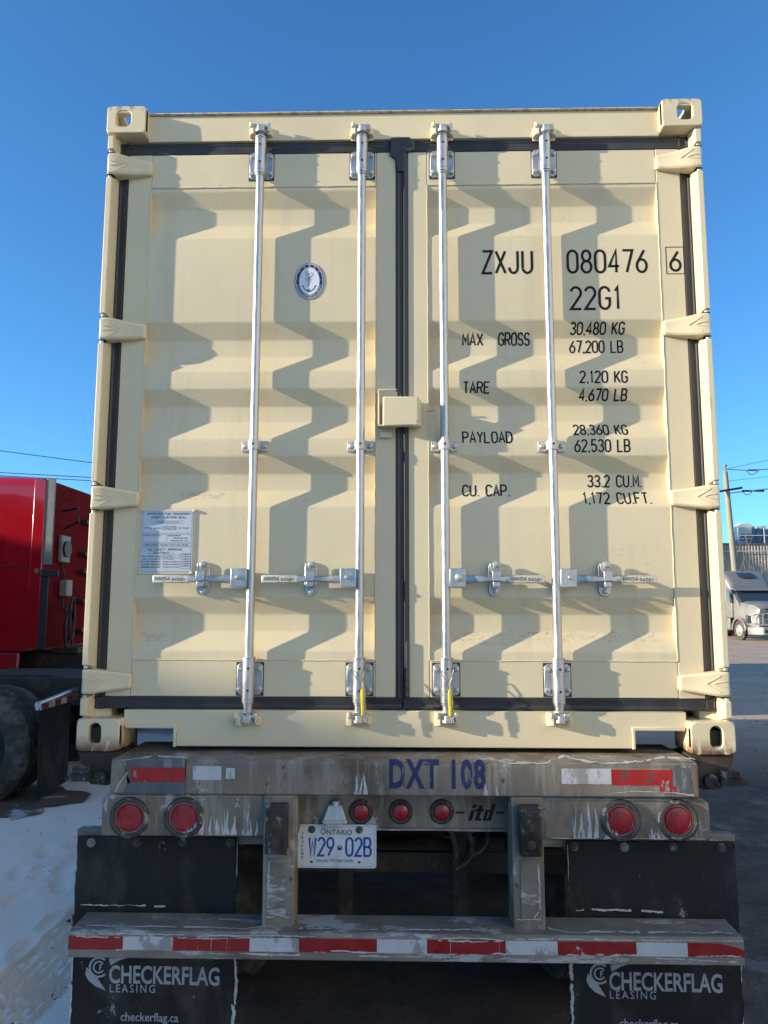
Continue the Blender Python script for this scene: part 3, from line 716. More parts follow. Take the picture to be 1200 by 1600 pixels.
# decals and stencilled lettering on the right leaf
def letter_line(mb, txt, pxa, pya, pxb, pyb, sw=.0062, gap=.42, Y=YO):
    (xa, za) = at(pxa, pyb, Y); (xb, zb2) = at(pxb, pya, Y)
    Yc = surf((za+zb2)/2)
    xa = at(pxa, (pya+pyb)/2, Yc)[0]; xb = at(pxb, (pya+pyb)/2, Yc)[0]; za = at(pxa, pyb, surf(za))[1]; zb2 = at(pxa, pya, surf(zb2))[1]
    stroke_text(mb, txt, xa, za, xb-xa, zb2-za, 0, sw, gap)
rp = panels[1].parent
big = [('ZXJU', 752, 391, 833, 429), ('080476', 885, 390, 1012, 428), ('22G1', 890, 447, 971, 485)]
small = [('30,480 KG', 890, 503, 976, 525), ('67,200 LB', 889, 532, 974, 552), ('MAX', 722, 521, 755, 541), ('GROSS', 778, 520, 828, 541), ('2,120 KG', 905, 579, 981, 599),
         ('4,670 LB', 904, 607, 980, 628), ('TARE', 723, 596, 766, 616), ('28,360 KG', 895, 663, 981, 680), ('PAYLOAD', 722, 674, 801, 693), ('62,530 LB', 897, 686, 985, 707),
         ('33.2 CU.M.', 917, 742, 1003, 762), ('CU. CAP.', 722, 757, 797, 776), ('1,172 CU.FT.', 910, 769, 1018, 788)]
for i, (t, a, b, c, e) in enumerate(big+small):
    s = MB(); letter_line(s, t, a, b, c, e, .0106 if i < 3 else .0066, .42 if i < 3 else .38)
    drape(s, cuts_z, film); s.build('lettering', ink, rp, recalc=False)
s = MB(); xa, za = at(1046, 425, .060); xb, zb3 = at(1064, 391, .060); stroke_text(s, '6', xa, za, xb-xa, zb3-za, .060, .0106)
xa, za = at(1042, 428, .060); xb, zb3 = at(1068, 386, .060)
ribbon(s.bm, [(xa, za), (xb, za), (xb, zb3), (xa, zb3)], 1, .0035, lambda v, l: (v.x, .060-l, v.y), .0004); s.build('lettering', ink, rp, recalc=False)

# fine scuffs on the paint
scuffm = mk('fine_scuff', (.33, .28, .20), .6)
def scuffs(par, x0, x1, z0, z1, n, seed, w=.0007):
    rnd = random.Random(seed); s = MB()
    for k in range(n):
        x = rnd.uniform(x0, x1); z = rnd.uniform(z0, z1); P = [(x, z)]; a = rnd.choice((0, 0, math.pi))+rnd.gauss(0, .5)
        for j in range(rnd.randint(2, 6)): a += rnd.gauss(0, .5); P.append((P[-1][0]+.004*math.cos(a), P[-1][1]+.0022*math.sin(a)))
        ribbon(s.bm, P, 0, w*rnd.uniform(.6, 1.3), lambda v, l: (v.x, -l, v.y), .0002)
    for v in s.bm.verts: v.co.y += film(v.co.z)
    s.build('scuff', scuffm, par, recalc=False)
lpar = panels[-1].parent
scuffs(rp, .14, .98, 1.605, 1.640, 260, 1); scuffs(rp, .12, .5, 1.59, 1.60, 40, 2); scuffs(rp, .2, .3, 1.44, 1.54, 10, 7); scuffs(rp, .8, .95, 1.9, 2.0, 8, 3, .0010)
scuffs(lpar, -1.02, -.93, 1.60, 1.632, 60, 4); scuffs(lpar, -.88, -.72, 2.16, 2.19, 70, 5); scuffs(lpar, -.70, -.5, 1.70, 1.84, 14, 6); scuffs(lpar, -1.0, -.15, 1.56, 3.4, 60, 8, .0009); scuffs(rp, .12, 1.0, 1.7, 3.4, 60, 9, .0009)

# oval emblem
lp = panels[-1].parent
def disc(mb, cx, cz, rx, rz, y, rx2=0, rz2=0, n=48):
    A = [mb.bm.verts.new((cx+rx*math.cos(2*math.pi*k/n), y, cz+rz*math.sin(2*math.pi*k/n))) for k in range(n)]
    if rx2:
        B = [mb.bm.verts.new((cx+rx2*math.cos(2*math.pi*k/n), y, cz+rz2*math.sin(2*math.pi*k/n))) for k in range(n)]
        for k in range(n): mb.bm.faces.new((A[k], A[(k+1) % n], B[(k+1) % n], B[k]))
    else: mb.bm.faces.new(A)
cx, cz = at(483.5, 439.5, YO); ex = .0595; ez = .0775
s = MB(); disc(s, cx, cz, ex, ez, YO-.0022); em = s.build('oval_decal', ovalw, lp)
s = MB(); disc(s, cx, cz, ex, ez, YO-.0028, ex*.965, ez*.972); disc(s, cx, cz, ex*.90, ez*.92, YO-.0028, ex*.70, ez*.76)
ak = [(-.0255, -.021), (-.020, -.033), (-.009, -.041), (-.002, -.045), (.006, -.043), (.018, -.034), (.0245, -.023)]
ribbon(s.bm, [(cx+a, cz+b) for a, b in ak], 0, .0032, lambda v, l: (v.x, YO-.0028, v.y), 0)
ribbon(s.bm, [(cx-.002, cz+.014), (cx-.002, cz-.022)], 0, .003, lambda v, l: (v.x, YO-.0029, v.y), 0)
ribbon(s.bm, [(cx-.009, cz+.004), (cx+.005, cz+.004)], 0, .0028, lambda v, l: (v.x, YO-.0030, v.y), 0)
disc(s, cx-.002, cz+.013, .004, .005, YO-.0031, .0022, .003, 16)
for t in (-1, 1): s.poly([(cx+t*.0255-.001, YO-.0030, cz-.016), (cx+t*.021-.001, YO-.0030, cz-.026), (cx+t*.029-.001, YO-.0030, cz-.024)])
s.poly([(cx-.010, YO-.0031, cz-.040), (cx-.003, YO-.0031, cz-.048), (cx+.003, YO-.0031, cz-.041), (cx-.003, YO-.0031, cz-.034)])
s.build('emblem_ring', ovalb, em)
s = MB(); rr_ = random.Random(3)
for k in range(9):
    P = []; a0 = rr_.uniform(0, 6); c0 = (cx+rr_.uniform(-.012, .010), cz+.026+rr_.uniform(-.010, .010)); r0 = rr_.uniform(.004, .011)
    for j in range(9): P.append((c0[0]+r0*math.cos(a0+j*.5)*(1-j*.04), c0[1]+r0*math.sin(a0+j*.5)*(1-j*.05)))
    ribbon(s.bm, P, 0, .0009, lambda v, l: (v.x, YO-.0028-l, v.y), .00005*k)
ribbon(s.bm, [(cx-.016, cz+.014), (cx-.008, cz-.004), (cx-.010, cz-.018), (cx-.003, cz-.030), (cx+.004, cz-.036)], 0, .0012, lambda v, l: (v.x, YO-.0034, v.y), 0)
ribbon(s.bm, [(cx+.003, cz+.010), (cx+.010, cz+.008), (cx+.006, cz-.004), (cx+.002, cz-.010)], 0, .0010, lambda v, l: (v.x, YO-.0034, v.y), 0)
s.build('emblem_figure', greyink, em)
s = MB(); txt = 'CHINA CLASSIFICATION SOCIETY'
for k, ch in enumerate(txt):
    if ch == ' ': continue
    t = math.radians(196+148*k/(len(txt)-1)); px_, pz_ = cx+ex*.80*math.cos(t), cz+ez*.84*math.sin(t); rot = t+math.pi/2
    c_, s_ = math.cos(rot), math.sin(rot)
    w_, h_ = .0046, .0068
    for pts, cl in GL[ch]:
        P = [((p[0]-.5)*w_, (p[1]-.5)*h_) for p in pts]; P = [(px_+a*c_-b*s_, pz_+a*s_+b*c_) for a, b in P]
        ribbon(s.bm, P, cl, .0011, lambda v, l: (v.x, YO-.0034, v.y), 0)
for k, ch in enumerate('中国船级社'):
    t = math.radians(142-104*k/4); px_, pz_ = cx+ex*.80*math.cos(t), cz+ez*.84*math.sin(t); rot = t-math.pi/2
    c_, s_ = math.cos(rot), math.sin(rot)
    font_text(s, ch, px_, pz_, .0085, .0092, YO-.0034, xform=lambda a, b: ((a-.00425)*c_-(b-.0046)*s_, (a-.00425)*s_+(b-.0046)*c_))
for t in (math.radians(176), math.radians(4)): disc(s, cx+ex*.80*math.cos(t), cz+ez*.84*math.sin(t), .0014, .0014, YO-.0034, n=8)
s.build('lettering', ovalw, em, recalc=False)

# data plate
xa, zt_ = at(223, 798, .058); xb, zb_ = at(299, 895, .058); pw, ph = xb-xa, zt_-zb_
s = MB(); s.box(xa-.006, xb+.008, YO-.004, YO-.0002, zb_-.006, zt_+.006); dp = s.build('data_plate_backing', cream_rail, lp, bevel=.0012)
s = MB(); s.box(xa, xb, YO-.0055, YO-.004, zb_, zt_); pl_ = s.build('data_plate', alum, dp)
s = MB(); yq = YO-.0058
def ptxt(t, fx, fy, fw, fh, sw=.0009, gap=.3): stroke_text(s, t, xa+fx*pw, zt_-(fy+fh)*ph, fw*pw, fh*ph, yq, sw, gap, lift=0.0)
def pline(a, b, c, e):
    ribbon(s.bm, [(xa+a*pw, zt_-b*ph), (xa+c*pw, zt_-b*ph), (xa+c*pw, zt_-e*ph), (xa+a*pw, zt_-e*ph)], 1, .0009, lambda v, l: (v.x, yq, v.y), 0)
ptxt('APPROVED FOR TRANSPORT', .09, .035, .86, .036, .0016); ptxt('UNDER CUSTOMS SEAL', .17, .092, .70, .036, .0016)
pline(.23, .165, .80, .21); ptxt('CHN.BY.15.WU.C.2178', .30, .175, .42, .025)
pline(.02, .02, .98, .365); ptxt('TYPE 22G1 8V5090K', .04, .27, .34, .024); ptxt('MANUFACTURER', .40, .255, .28, .022); ptxt('NO. OF CONTAINER', .40, .288, .28, .022); ptxt('G217630', .72, .272, .2, .022)
pline(.02, .385, .98, .51); pline(.02, .385, .50, .51); ptxt('OWNER NO 2231', .04, .395, .34, .02); ptxt('MANUFACTURED BY', .52, .395, .25, .02); ptxt('QINGDAO MARITIME', .60, .435, .30, .022); ptxt('TRADING CO., LTD', .57, .475, .34, .022)
pline(.02, .53, .98, .575); ptxt('TIMBER COMPONENT TREATMENT IM.TAILILEUM 400.2024', .05, .542, .88, .024)
pline(.02, .59, .98, .98); ptxt('CSC SAFETY APPROVAL', .12, .61, .70, .036, .0016); pline(.17, .665, .63, .70); ptxt('GB.CCS.07800.24', .24, .671, .32, .022)
for k, (a, b) in enumerate((('DATE MANUFACTURED', '10.2024'), ('IDENTIFICATION NO.', '217630'), ('MAXIMUM GROSS MASS', '30,480 KG 67,200 LB'), ('ALLOWABLE STACKING LOAD', '216,000 KG 476,200 LB'), ('TRANSVERSE RACKING TEST', '150,000 NEWTONS'))):
    ptxt(a, .03, .727+k*.043, .36, .024, .0011); ptxt(b, .43, .727+k*.043, .22 if k < 2 else .33, .022)
pline(.41, .718, .76, .76); pline(.78, .69, .97, .93)
for k in range(6): ptxt('TALIGARD EFR', .80, .70+k*.036, .15, .02)
s.build('lettering', greyink, pl_, recalc=False)
for a, b in ((xa, zt_), (xb+.004, zt_), (xa-.002, zb_), (xb, zb_)):
    s = MB(); bolt(s, a, YO-.005, b, .0055, .004); s.build('rivet', cream_rail, dp, smooth=True)

# yellow-tagged cable seals hanging on the two inner rods
for i, (xr, px) in enumerate(((-.164, 567), (.166, 704))):
    r = empty('cable_seal', (xr, .005, 1.52), ('frayed yellow-tagged cable seal looped on the locking rod left of the centre gap', 'frayed yellow-tagged cable seal looped on the locking rod right of the centre gap')[i], 'cable seal', 'cable seals on the inner locking rods')
    x1 = xr+.014 if i == 0 else xr+.008
    s = MB(); s.path([(xr-.024, .028, 1.500), (xr-.022, .005, 1.494), (xr-.010, -.001, 1.470), (x1, -.002, 1.452), (xr+.018, .000, 1.475), (xr+.024, .008, 1.502), (xr+.022, .030, 1.508), (xr, .056, 1.506), (xr-.022, .045, 1.504)], .0020, 6, closed=True)
    s.build('cable_loop', cable, r, smooth=True)
    s = MB(); s.box(x1-.006, x1+.006, -.010, -.001, 1.372, 1.430); s.box(x1-.004, x1+.007, -.012, -.003, 1.335, 1.374)
    s.build('yellow_tag', yellow, r, bevel=.003)
    s = MB(); rr_ = random.Random(i)
    for k in range(9):
        P = [(x1+rr_.uniform(-.003, .003), -.005, 1.455)]
        for j in range(1, 7): P.append((x1+math.sin(j+k)*.006+rr_.uniform(-.003, .003)+.002*j, -.006+rr_.uniform(-.003, .003), 1.455-j*.024))
        s.path(P, .0010, 5)
    s.build('frayed_strand', clearp, r, smooth=True)

# ------------------------------------------------------------------ container chassis
ch = empty('container_chassis', (0, 2.0, 0), 'salt-stained grey container chassis carrying the cream container', 'trailer chassis')
def cp(mb, name, mat, parent=None, **k): return mb.build(name, mat, parent or ch, **k)
BZ1, BZ0 = 1.193, 1.072
s = MB(); s.prism([(-.100, BZ0), (-.100, BZ1-.012), (-.088, BZ1), (.26, BZ1), (.26, BZ0)], 'x', -1.046, 1.040); bol = cp(s, 'rear_bolster', grime, bevel=.006)
s = MB(); s.box(-1.10, 1.10, .03, .24, BZ0+.01, BZ1-.012); cp(s, 'bolster_end', dark_st, bevel=.004)
def tapeseg(par, pxa, pxb, pya, pyb, Y, mat, nm='reflective_tape'):
    xa, za = at(pxa, pyb, Y); xb, zb_ = at(pxb, pya, Y)
    s = MB(); n = max(2, int((xb-xa)/.006)); top = []; bot = []
    rr_ = random.Random(int(pxa)); 
    for k in range(n+1):
        x = xa+(xb-xa)*k/n; top.append((x, zb_-abs(rr_.gauss(0, .0007)))); bot.append((x, za+abs(rr_.gauss(0, .0007))))
    s.prism(top+bot[::-1], 'y', Y-.0012, Y-.0002); return s.build(nm, mat, par)
YB = -.100
tapeseg(bol, 204, 290, 1199, 1222, YB, oldred); tapeseg(bol, 301, 346, 1197, 1219, YB, whitetape); tapeseg(bol, 353, 367, 1200, 1217, YB, whitetape)
tapeseg(bol, 878, 955, 1201, 1225, YB, whitetape); tapeseg(bol, 955.5, 1050, 1203, 1227, YB, oldred); tapeseg(bol, 1031, 1056, 1228, 1237, YB, oldred)
s = MB(); xa, za = at(608, 1233, YB); xb, zb_ = at(758, 1186, YB)
font_text(s, 'DXT 108', xa, za, xb-xa, zb_-za, YB-.0009, bold=.035, spacing=1.12); s.build('lettering', navy, bol, recalc=False)
# upper light bar
LB = -.080
for sx in (-1, 1):
    s = MB(); xi, xo = .375, 1.080
    s.prism([(sx*xi, .925), (sx*xi, 1.0705), (sx*(xo-.03), 1.0705), (sx*xo, 1.048), (sx*xo, .922), ], 'y', LB, LB+.14)
    lbar = cp(s, 'light_bar', grime, bevel=.007)
    for px in ((203, 288) if sx < 0 else (970, 1059)):
        x, z = at(px, 1277 if sx < 0 else 1281, LB)
        s = MB(); s.lathe([(.054, .012), (.056, -.012), (.060, -.016), (.066, -.014), (.071, -.006), (.071, .004)], (x, LB, z), (0, 1, 0), 40)
        tl = s.build('tail_light', grom, ch, smooth=True)
        s = MB(); s.lathe([(.0, -.004), (.034, -.003), (.050, .000), (.0545, .006), (.0545, .012)], (x, LB, z), (0, 1, 0), 40)
        s.lathe([(.042, -.0035), (.0435, -.005), (.045, -.003)], (x, LB, z), (0, 1, 0), 40)
        s.build('lens', lens, tl, smooth=True)
# recessed middle panel with three marker lights and stencil
YP = .010
s = MB(); x0, zt_ = -.384, 1.071
s.box(-.384, .384, YP, YP+.012, .932, 1.0715); s.box(-.384, .384, YP-.012, YP, .927, .936); mid = cp(s, 'centre_panel', grime, bevel=.003)
for px in (564, 626, 690):
    x, z = at(px, 1268, YP)
    s = MB(); s.lathe([(.030, .004), (.031, -.008), (.036, -.010), (.044, -.004), (.046, .002)], (x, YP, z), (0, 1, 0), 32); ml = s.build('marker_light', grom, ch, smooth=True)
    s = MB(); s.lathe([(0, -.016), (.018, -.015), (.027, -.011), (.031, -.004)], (x, YP, z), (0, 1, 0), 32); s.build('lens', lens, ml, smooth=True)
s = MB(); xa, za = at(731, 1282, YP); xb, zb_ = at(768, 1256, YP); w = xb-xa; h = zb_-za; yy = YP-.0012
def blk(pts): s.poly([(xa+(p[0]+.28*p[1])*w*.82, yy, za+p[1]*h) for p in pts])
blk([(0, 0), (.20, 0), (.20, .62), (0, .62)]); blk([(0, .74), (.20, .74), (.20, .95), (0, .95)])
blk([(.34, 0), (.54, 0), (.54, .92), (.34, .92)]); blk([(.541, .0), (.66, .0), (.66, .14), (.541, .14)]); blk([(.22, .56), (.339, .56), (.339, .70), (.22, .70)]); blk([(.541, .56), (.66, .56), (.66, .70), (.541, .70)])
blk([(.74, 0), (.90, 0), (.90, .65), (.74, .65)]); blk([(.98, 0), (1.17, 0), (1.17, 1.0), (.98, 1.0)]); blk([(.905, 0), (.975, 0), (.975, .14), (.905, .14)]); blk([(.905, .50), (.975, .50), (.975, .65), (.905, .65)])
for a, b in ((712, 726), (775, 788)):
    p0 = at(a, 1271, YP); p1 = at(b, 1268, YP); s.poly([(p0[0], yy, p0[1]), (p1[0], yy, p0[1]), (p1[0], yy, p1[1]), (p0[0], yy, p1[1])])
s.build('lettering', ink, mid, recalc=False)
# licence plate and lamp
xa, zt_ = at(462, 1288, -.004); xb, zb_ = at(588, 1357, -.004); pw = xb-xa; ph = zt_-zb_
s = MB(); N = 6; rr0 = .010; o = []
for cx_, cz_, a0 in ((xb-rr0, zt_-rr0, 0), (xa+rr0, zt_-rr0, 90), (xa+rr0, zb_+rr0, 180), (xb-rr0, zb_+rr0, 270)):
    for k in range(N+1): o.append((cx_+rr0*math.cos(math.radians(a0+90*k/N)), cz_+rr0*math.sin(math.radians(a0+90*k/N))))
s.prism(o, 'y', -.004, -.001); lic = cp(s, 'licence_plate', whitep)
s = MB(); o2 = [((x-(xa+xb)/2)*.955+(xa+xb)/2, (z-(zt_+zb_)/2)*.93+(zt_+zb_)/2) for x, z in o]
ribbon(s.bm, o2, 1, .0008, lambda v, l: (v.x, -.0046, v.y), 0)
P2 = lambda t, fx, fy, fw, fh, sw, gap=.40: stroke_text(s, t, xa+fx*pw, zt_-(fy+fh)*ph, fw*pw, fh*ph, -.0042, sw, gap, lift=.0006)
P2('W29', .16, .28, .325, .46, .0078); P2('02B', .615, .28, .33, .46, .0078)
s.build('lettering', platebl, lic, recalc=False)
s = MB(); P3 = lambda t, fx, fy, fw, fh: font_text(s, t, xa+fx*pw, zt_-(fy+fh)*ph, fw*pw, fh*ph, -.0048, bold=.01)
P3('O', .31, .08, .065, .155); P3('NTARIO', .385, .115, .315, .12); P3('YOURS TO DISCOVER', .26, .80, .46, .065)
for k, c_ in enumerate('TRAILER'): P3(c_, .075, .18+k*.092, .03 if c_ != 'I' else .012, .06)
# crown between the characters
cxx, czz = xa+.547*pw, zt_-.53*ph
s.poly([(cxx-.007, -.0048, czz-.009), (cxx+.007, -.0048, czz-.009), (cxx+.009, -.0048, czz+.001), (cxx-.009, -.0048, czz+.001)])
for k in (-1, 0, 1): disc(s, cxx+k*.006, czz+.004+(.003 if k == 0 else 0), .0026, .0032, -.0049, n=10)
s.build('slogan_lettering', greyink, lic, recalc=False)
for fx in (.20, .79):
    s = MB(); s.lathe([(.0135, 0), (.013, .003), (.004, .005), (0, .0052)], (xa+fx*pw, -.004, zt_-.115*ph), (0, -1, 0), 18); s.build('plate_washer', grom, lic, smooth=True)
    s = MB(); s.box(xa+fx*pw-.005, xa+fx*pw+.005, -.0052, -.0040, zt_-.88*ph, zt_-.84*ph); s.build('plate_slot', ink, lic)
xa2, z2 = at(505, 1290, -.02); xb2, z3 = at(542, 1258, -.02)
s = MB(); s.hull8([(xa2, -.035, z2+.02), (xa2, .01, z2+.02), (xb2, .01, z2+.02), (xb2, -.035, z2+.02), (xa2+.018, -.02, z3), (xa2+.018, .01, z3), (xb2-.018, .01, z3), (xb2-.018, -.02, z3)])
s.box(xa2-.002, xb2+.002, -.040, .008, z2+.010, z2+.022); s.box(xa2+.012, xb2-.012, -.036, .000, z2-.002, z2+.010)
s.tube(((xa2+xb2)/2, -.006, z3-.01), ((xa2+xb2)/2, -.006, z3+.014), .018, .015)
cp(s, 'plate_lamp', galv_dull, bevel=.003)
# bumper posts, rubber blocks, lower bumper
for sx in (-1, 1):
    s = MB(); xa2, xb2 = (.382, .492)
    s.prism([(sx*xa2, -.10), (sx*xb2, -.10), (sx*xb2, .02), (sx*(xb2-.012), .02), (sx*(xb2-.012), -.06), (sx*(xa2+.012), -.06), (sx*(xa2+.012), .02), (sx*xa2, .02)], 'z', .60, 1.0712)
    cp(s, 'bumper_post', grime, bevel=.004)
    s = MB(); xc = sx*.441; s.box(xc-.038, xc+.038, -.150, -.1002, .885, 1.040); s.box(xc-.040, xc+.040, -.140, -.1002, 1.030, 1.050)
    db = cp(s, 'dock_block', dockm, bevel=.008)
    for z in (.925, .985):
        s = MB(); s.lathe([(.016, 0), (.015, .004), (.008, .005), (.007, .010), (0, .011)], (xc, -.150, z), (0, -1, 0), 12)
        s.build('bolt_head', dark_st, db, smooth=True)
    s = MB(); s.box(xc-.033, xc+.033, -.104, -.1002, .665, .86); cp(s, 'post_plate', grime2, bevel=.003)
s = MB(); hb = 1.146
s.prism([(-.150, .545), (-.150, .622), (-.142, .632), (.0, .636), (.0, .626), (-.135, .620), (-.135, .556), (.0, .552), (.0, .545)], 'x', -hb, hb)
s.box(-hb, -hb+.006, -.1345, -.002, .557, .618); s.box(hb-.006, hb, -.1345, -.002, .557, .618)
ub = cp(s, 'underride_bumper', grime2, bevel=.004)
zt2, zb2 = .6165, .5715
cuts = [107, 192, 270, 390, 467, 589, 667, 790, 871, 994, 1074, 1163]
for k, (a, b) in enumerate(zip(cuts, cuts[1:])):
    xa2 = max(-hb, at(a, 1470, -.15)[0]); xb2 = min(hb, at(b, 1478, -.15)[0])
    s = MB(); n = 24; rr_ = random.Random(a); top = [(xa2+(xb2-xa2)*i/n, zt2-abs(rr_.gauss(0, .0008))) for i in range(n+1)]; bot = [(xa2+(xb2-xa2)*i/n, zb2+abs(rr_.gauss(0, .0008))) for i in range(n+1)]
    if k == 10:
        top = [(x, z-.022*max(0, (i-12)/12)**1.6) for i, (x, z) in enumerate(top)]
    s.prism([(x+.0003 if i == 0 else x, z) for i, (x, z) in enumerate(top)]+bot[::-1], 'y', -.1512, -.1502); s.build('reflective_tape', redtape if k % 2 == 0 else whitetape, ub)
# mudflaps with print
for sx in (-1, 1):
    xa2, xb2 = (-1.201, -.607) if sx < 0 else (.596, 1.201)
    s = MB(); nx, nz = 16, 40; zt3, zb3 = .893, .135
    front = [[None]*(nx+1) for _ in range(nz+1)]; rr_ = random.Random(sx+5)
    jag = [rr_.gauss(0, .002) for _ in range(nz+1)]; jag2 = [rr_.gauss(0, .0015) for _ in range(nz+1)]
    for j in range(nz+1):
        z = zt3+(zb3-zt3)*j/nz
        for i in range(nx+1):
            u = i/nx; x = xa2+(xb2-xa2)*u+(jag[j] if i == 0 else jag2[j] if i == nx else 0)
            y = .022+.010*math.sin(u*3.3+.5)*(j/nz)+.020*(j/nz)**2+(.004*math.sin(j*.4) if i in (0, nx) else 0)
            front[j][i] = s.bm.verts.new((x, y, z))
    for j in range(nz):
        for i in range(nx): s.bm.faces.new((front[j][i], front[j+1][i], front[j+1][i+1], front[j][i+1]))
    bmesh.ops.recalc_face_normals(s.bm, faces=s.bm.faces)
    bmesh.ops.solidify(s.bm, geom=s.bm.faces[:], thickness=.008)
    fl = cp(s, 'mudflap', flapm, smooth=True)
    def fy(x, z):
        jn = (zt3-z)/(zt3-zb3); u = (x-xa2)/(xb2-xa2); return .022+.010*math.sin(u*3.3+.5)*jn+.020*jn*jn
    s = MB(); dx = 0 if sx < 0 else 777
    ox = lambda px: px+dx
    def ft(t, a, b, c, e, **k):
        x_, z_ = at(a, e, .045); x2, z2_ = at(c, b, .045); font_text(s, t, x_, z_, x2-x_, z2_-z_, 0, **k)
    oy = 0 if sx < 0 else 10
    ft('CHECKERFLAG', ox(173), 1506+oy, ox(346), 1533+oy+(1 if sx > 0 else 0), bold=.022, spacing=1.0)
    ft('LEASING', ox(174), 1535+oy, ox(245), 1547+oy, bold=.006, spacing=1.35)
    ft('checkerflag.ca', ox(190), 1580+oy, ox(281), 1597+oy, bold=.008)
    # round swirl, pointed tail and a flag corner
    c0 = at(ox(158), 1507+oy, .045)
    ribbon(s.bm, [(c0[0]+.033*math.cos(math.radians(t)), c0[1]+.033*math.sin(math.radians(t))) for t in range(50, 320, 12)], 0, .0075, lambda v, l: (v.x, 0, v.y), 0)
    ribbon(s.bm, [(c0[0]+.019*math.cos(math.radians(t)), c0[1]+.019*math.sin(math.radians(t))) for t in range(40, 330, 15)], 0, .0065, lambda v, l: (v.x, 0, v.y), 0)
    ribbon(s.bm, [(c0[0]+.003, c0[1]-.010), (c0[0]+.003, c0[1]+.007), (c0[0]+.013, c0[1]+.008)], 0, .0045, lambda v, l: (v.x, -.0002, v.y), 0)
    ribbon(s.bm, [(c0[0]+.003, c0[1]-.001), (c0[0]+.010, c0[1]-.001)], 0, .004, lambda v, l: (v.x, -.0004, v.y), 0)
    tail = [(139, 1506), (137, 1518), (142, 1528), (152, 1537), (168, 1544), (159, 1532), (153, 1520), (148, 1516), (143, 1511)]
    tp = [at(ox(a), b+oy, .045) for a, b in tail]; s.poly([(x, -.0003, z) for x, z in tp])
    fg = [at(ox(a), b+oy, .045) for a, b in ((174, 1493), (206, 1491), (190, 1496), (176, 1504))]; s.poly([(x, -.0003, z) for x, z in fg])
    bmesh.ops.triangulate(s.bm, faces=[f for f in s.bm.faces if len(f.verts) > 4])
    for v in s.bm.verts: v.co.y += fy(v.co.x, v.co.z)-.0105
    s.build('lettering', flapink, fl, recalc=False)
    for px, py in (((142, 1317), (213, 1317), (285, 1317), (359, 1317)) if sx < 0 else ((898, 1323), (976, 1324), (1052, 1324), (1127, 1325))):
        x, z = at(px, py, .01)
        s = MB(); s.lathe([(.0165, 0), (.016, .003), (.009, .004), (.008, .009), (0, .010)], (x, .013, z), (0, -1, 0), 16)
        s.build('flap_bolt', washerm if px in (142, 976) else grom, fl, smooth=True)
    s = MB(); s.box(min(sx*.50, sx*1.21), max(sx*.50, sx*1.21), .040, .085, .862, .912); s.box(min(sx*.50, sx*1.21), max(sx*.50, sx*1.21), .0305, .040, .890, .915)
    cp(s, 'flap_hanger', grime2, bevel=.003)
# salt crusts: thin white rims and runs lying on the metal and rubber
salt = mk('dried_salt_crust', (.50, .49, .48), .9, 0, .2, 30, bump=.8, bscale=120, spots=[((.25, .24, .23), .56, .05, 40, (1, 1, 1), None, .7)])
def crust(par, pts, w, nrm, seed, horiz=True, spur=.5, lift=.0012, step=.004):
    '''ragged band along a line; pts (x, y, z); widens and thins at random'''
    rnd = random.Random(seed); s = MB(); n_ = Vector(nrm); out = []
    for a, b in zip(pts, pts[1:]):
        a = Vector(a); b = Vector(b); k = max(2, int((b-a).length/step))
        out += [a.lerp(b, i/k) for i in range(k)]
    out.append(Vector(pts[-1])); t = (out[-1]-out[0]).normalized(); side = n_.cross(t).normalized()
    u1 = u2 = .5; A = []; B = []; c = 0
    for p in out:
        u1 = min(1, max(.05, u1+rnd.gauss(0, .14))); u2 = min(1, max(.05, u2+rnd.gauss(0, .14))); c = c*.9+rnd.gauss(0, w*.10)
        A.append(s.bm.verts.new(p+side*(w*u1+c)+n_*lift)); B.append(s.bm.verts.new(p-side*(w*u2*spur)+side*c+n_*lift))
    gap = 0
    for i in range(len(out)-1):
        if gap > 0: gap -= 1; continue
        if rnd.random() < .02: gap = rnd.randint(2, 9)
        s.bm.faces.new((A[i], A[i+1], B[i+1], B[i]))
    s.build('salt_crust', salt, par, recalc=False)
def run_streaks(par, x0, x1, zlow, hmax, y, n, seed):
    rnd = random.Random(seed); s = MB()
    for k in range(n):
        x = rnd.uniform(x0, x1); h = hmax*rnd.uniform(.25, 1); w = rnd.uniform(.002, .008); m_ = 7; L = []; R2 = []
        for i in range(m_+1):
            t = i/m_; L.append(s.bm.verts.new((x-w*(1-t)**.7*rnd.uniform(.6, 1.2)-.0004+.004*math.sin(t*3+k), y-.0012-.00005*k, zlow+h*t))); R2.append(s.bm.verts.new((x+w*(1-t)**.7*rnd.uniform(.6, 1.2)+.0004+.004*math.sin(t*3+k), y-.0012-.00005*k, zlow+h*t)))
        for i in range(m_): s.bm.faces.new((L[i], R2[i], R2[i+1], L[i+1]))
    s.build('salt_run', salt, par, recalc=False)
UP, BK = (0, 0, 1), (0, -1, 0)
def ragged(par, name, mat, pts, Y, amp, seed, nm=None):
    rnd = random.Random(seed); P = [at(a, b, Y) for a, b in pts]; out = []
    for a, b in zip(P, P[1:]+P[:1]):
        n = max(3, int(math.hypot(b[0]-a[0], b[1]-a[1])/.006))
        for i in range(n): out.append((a[0]+(b[0]-a[0])*i/n+rnd.gauss(0, amp), a[1]+(b[1]-a[1])*i/n+rnd.gauss(0, amp)))
    s = MB(); f = s.poly([(x, Y-.00015, z) for x, z in out]); bmesh.ops.triangulate(s.bm, faces=[f]); s.build(name, mat, par, recalc=False)
bluep = mk('bare_blue_grey_primer', (.115, .125, .135), .5, .2, .25, 8, (1, 1, .3), bump=.4, bscale=60, spots=[((.32, .32, .32), .56, .06, 16, (1, 1, .2), None, .5), ((.07, .05, .04), .6, .05, 9, (1, 1, 1), None, .6)])
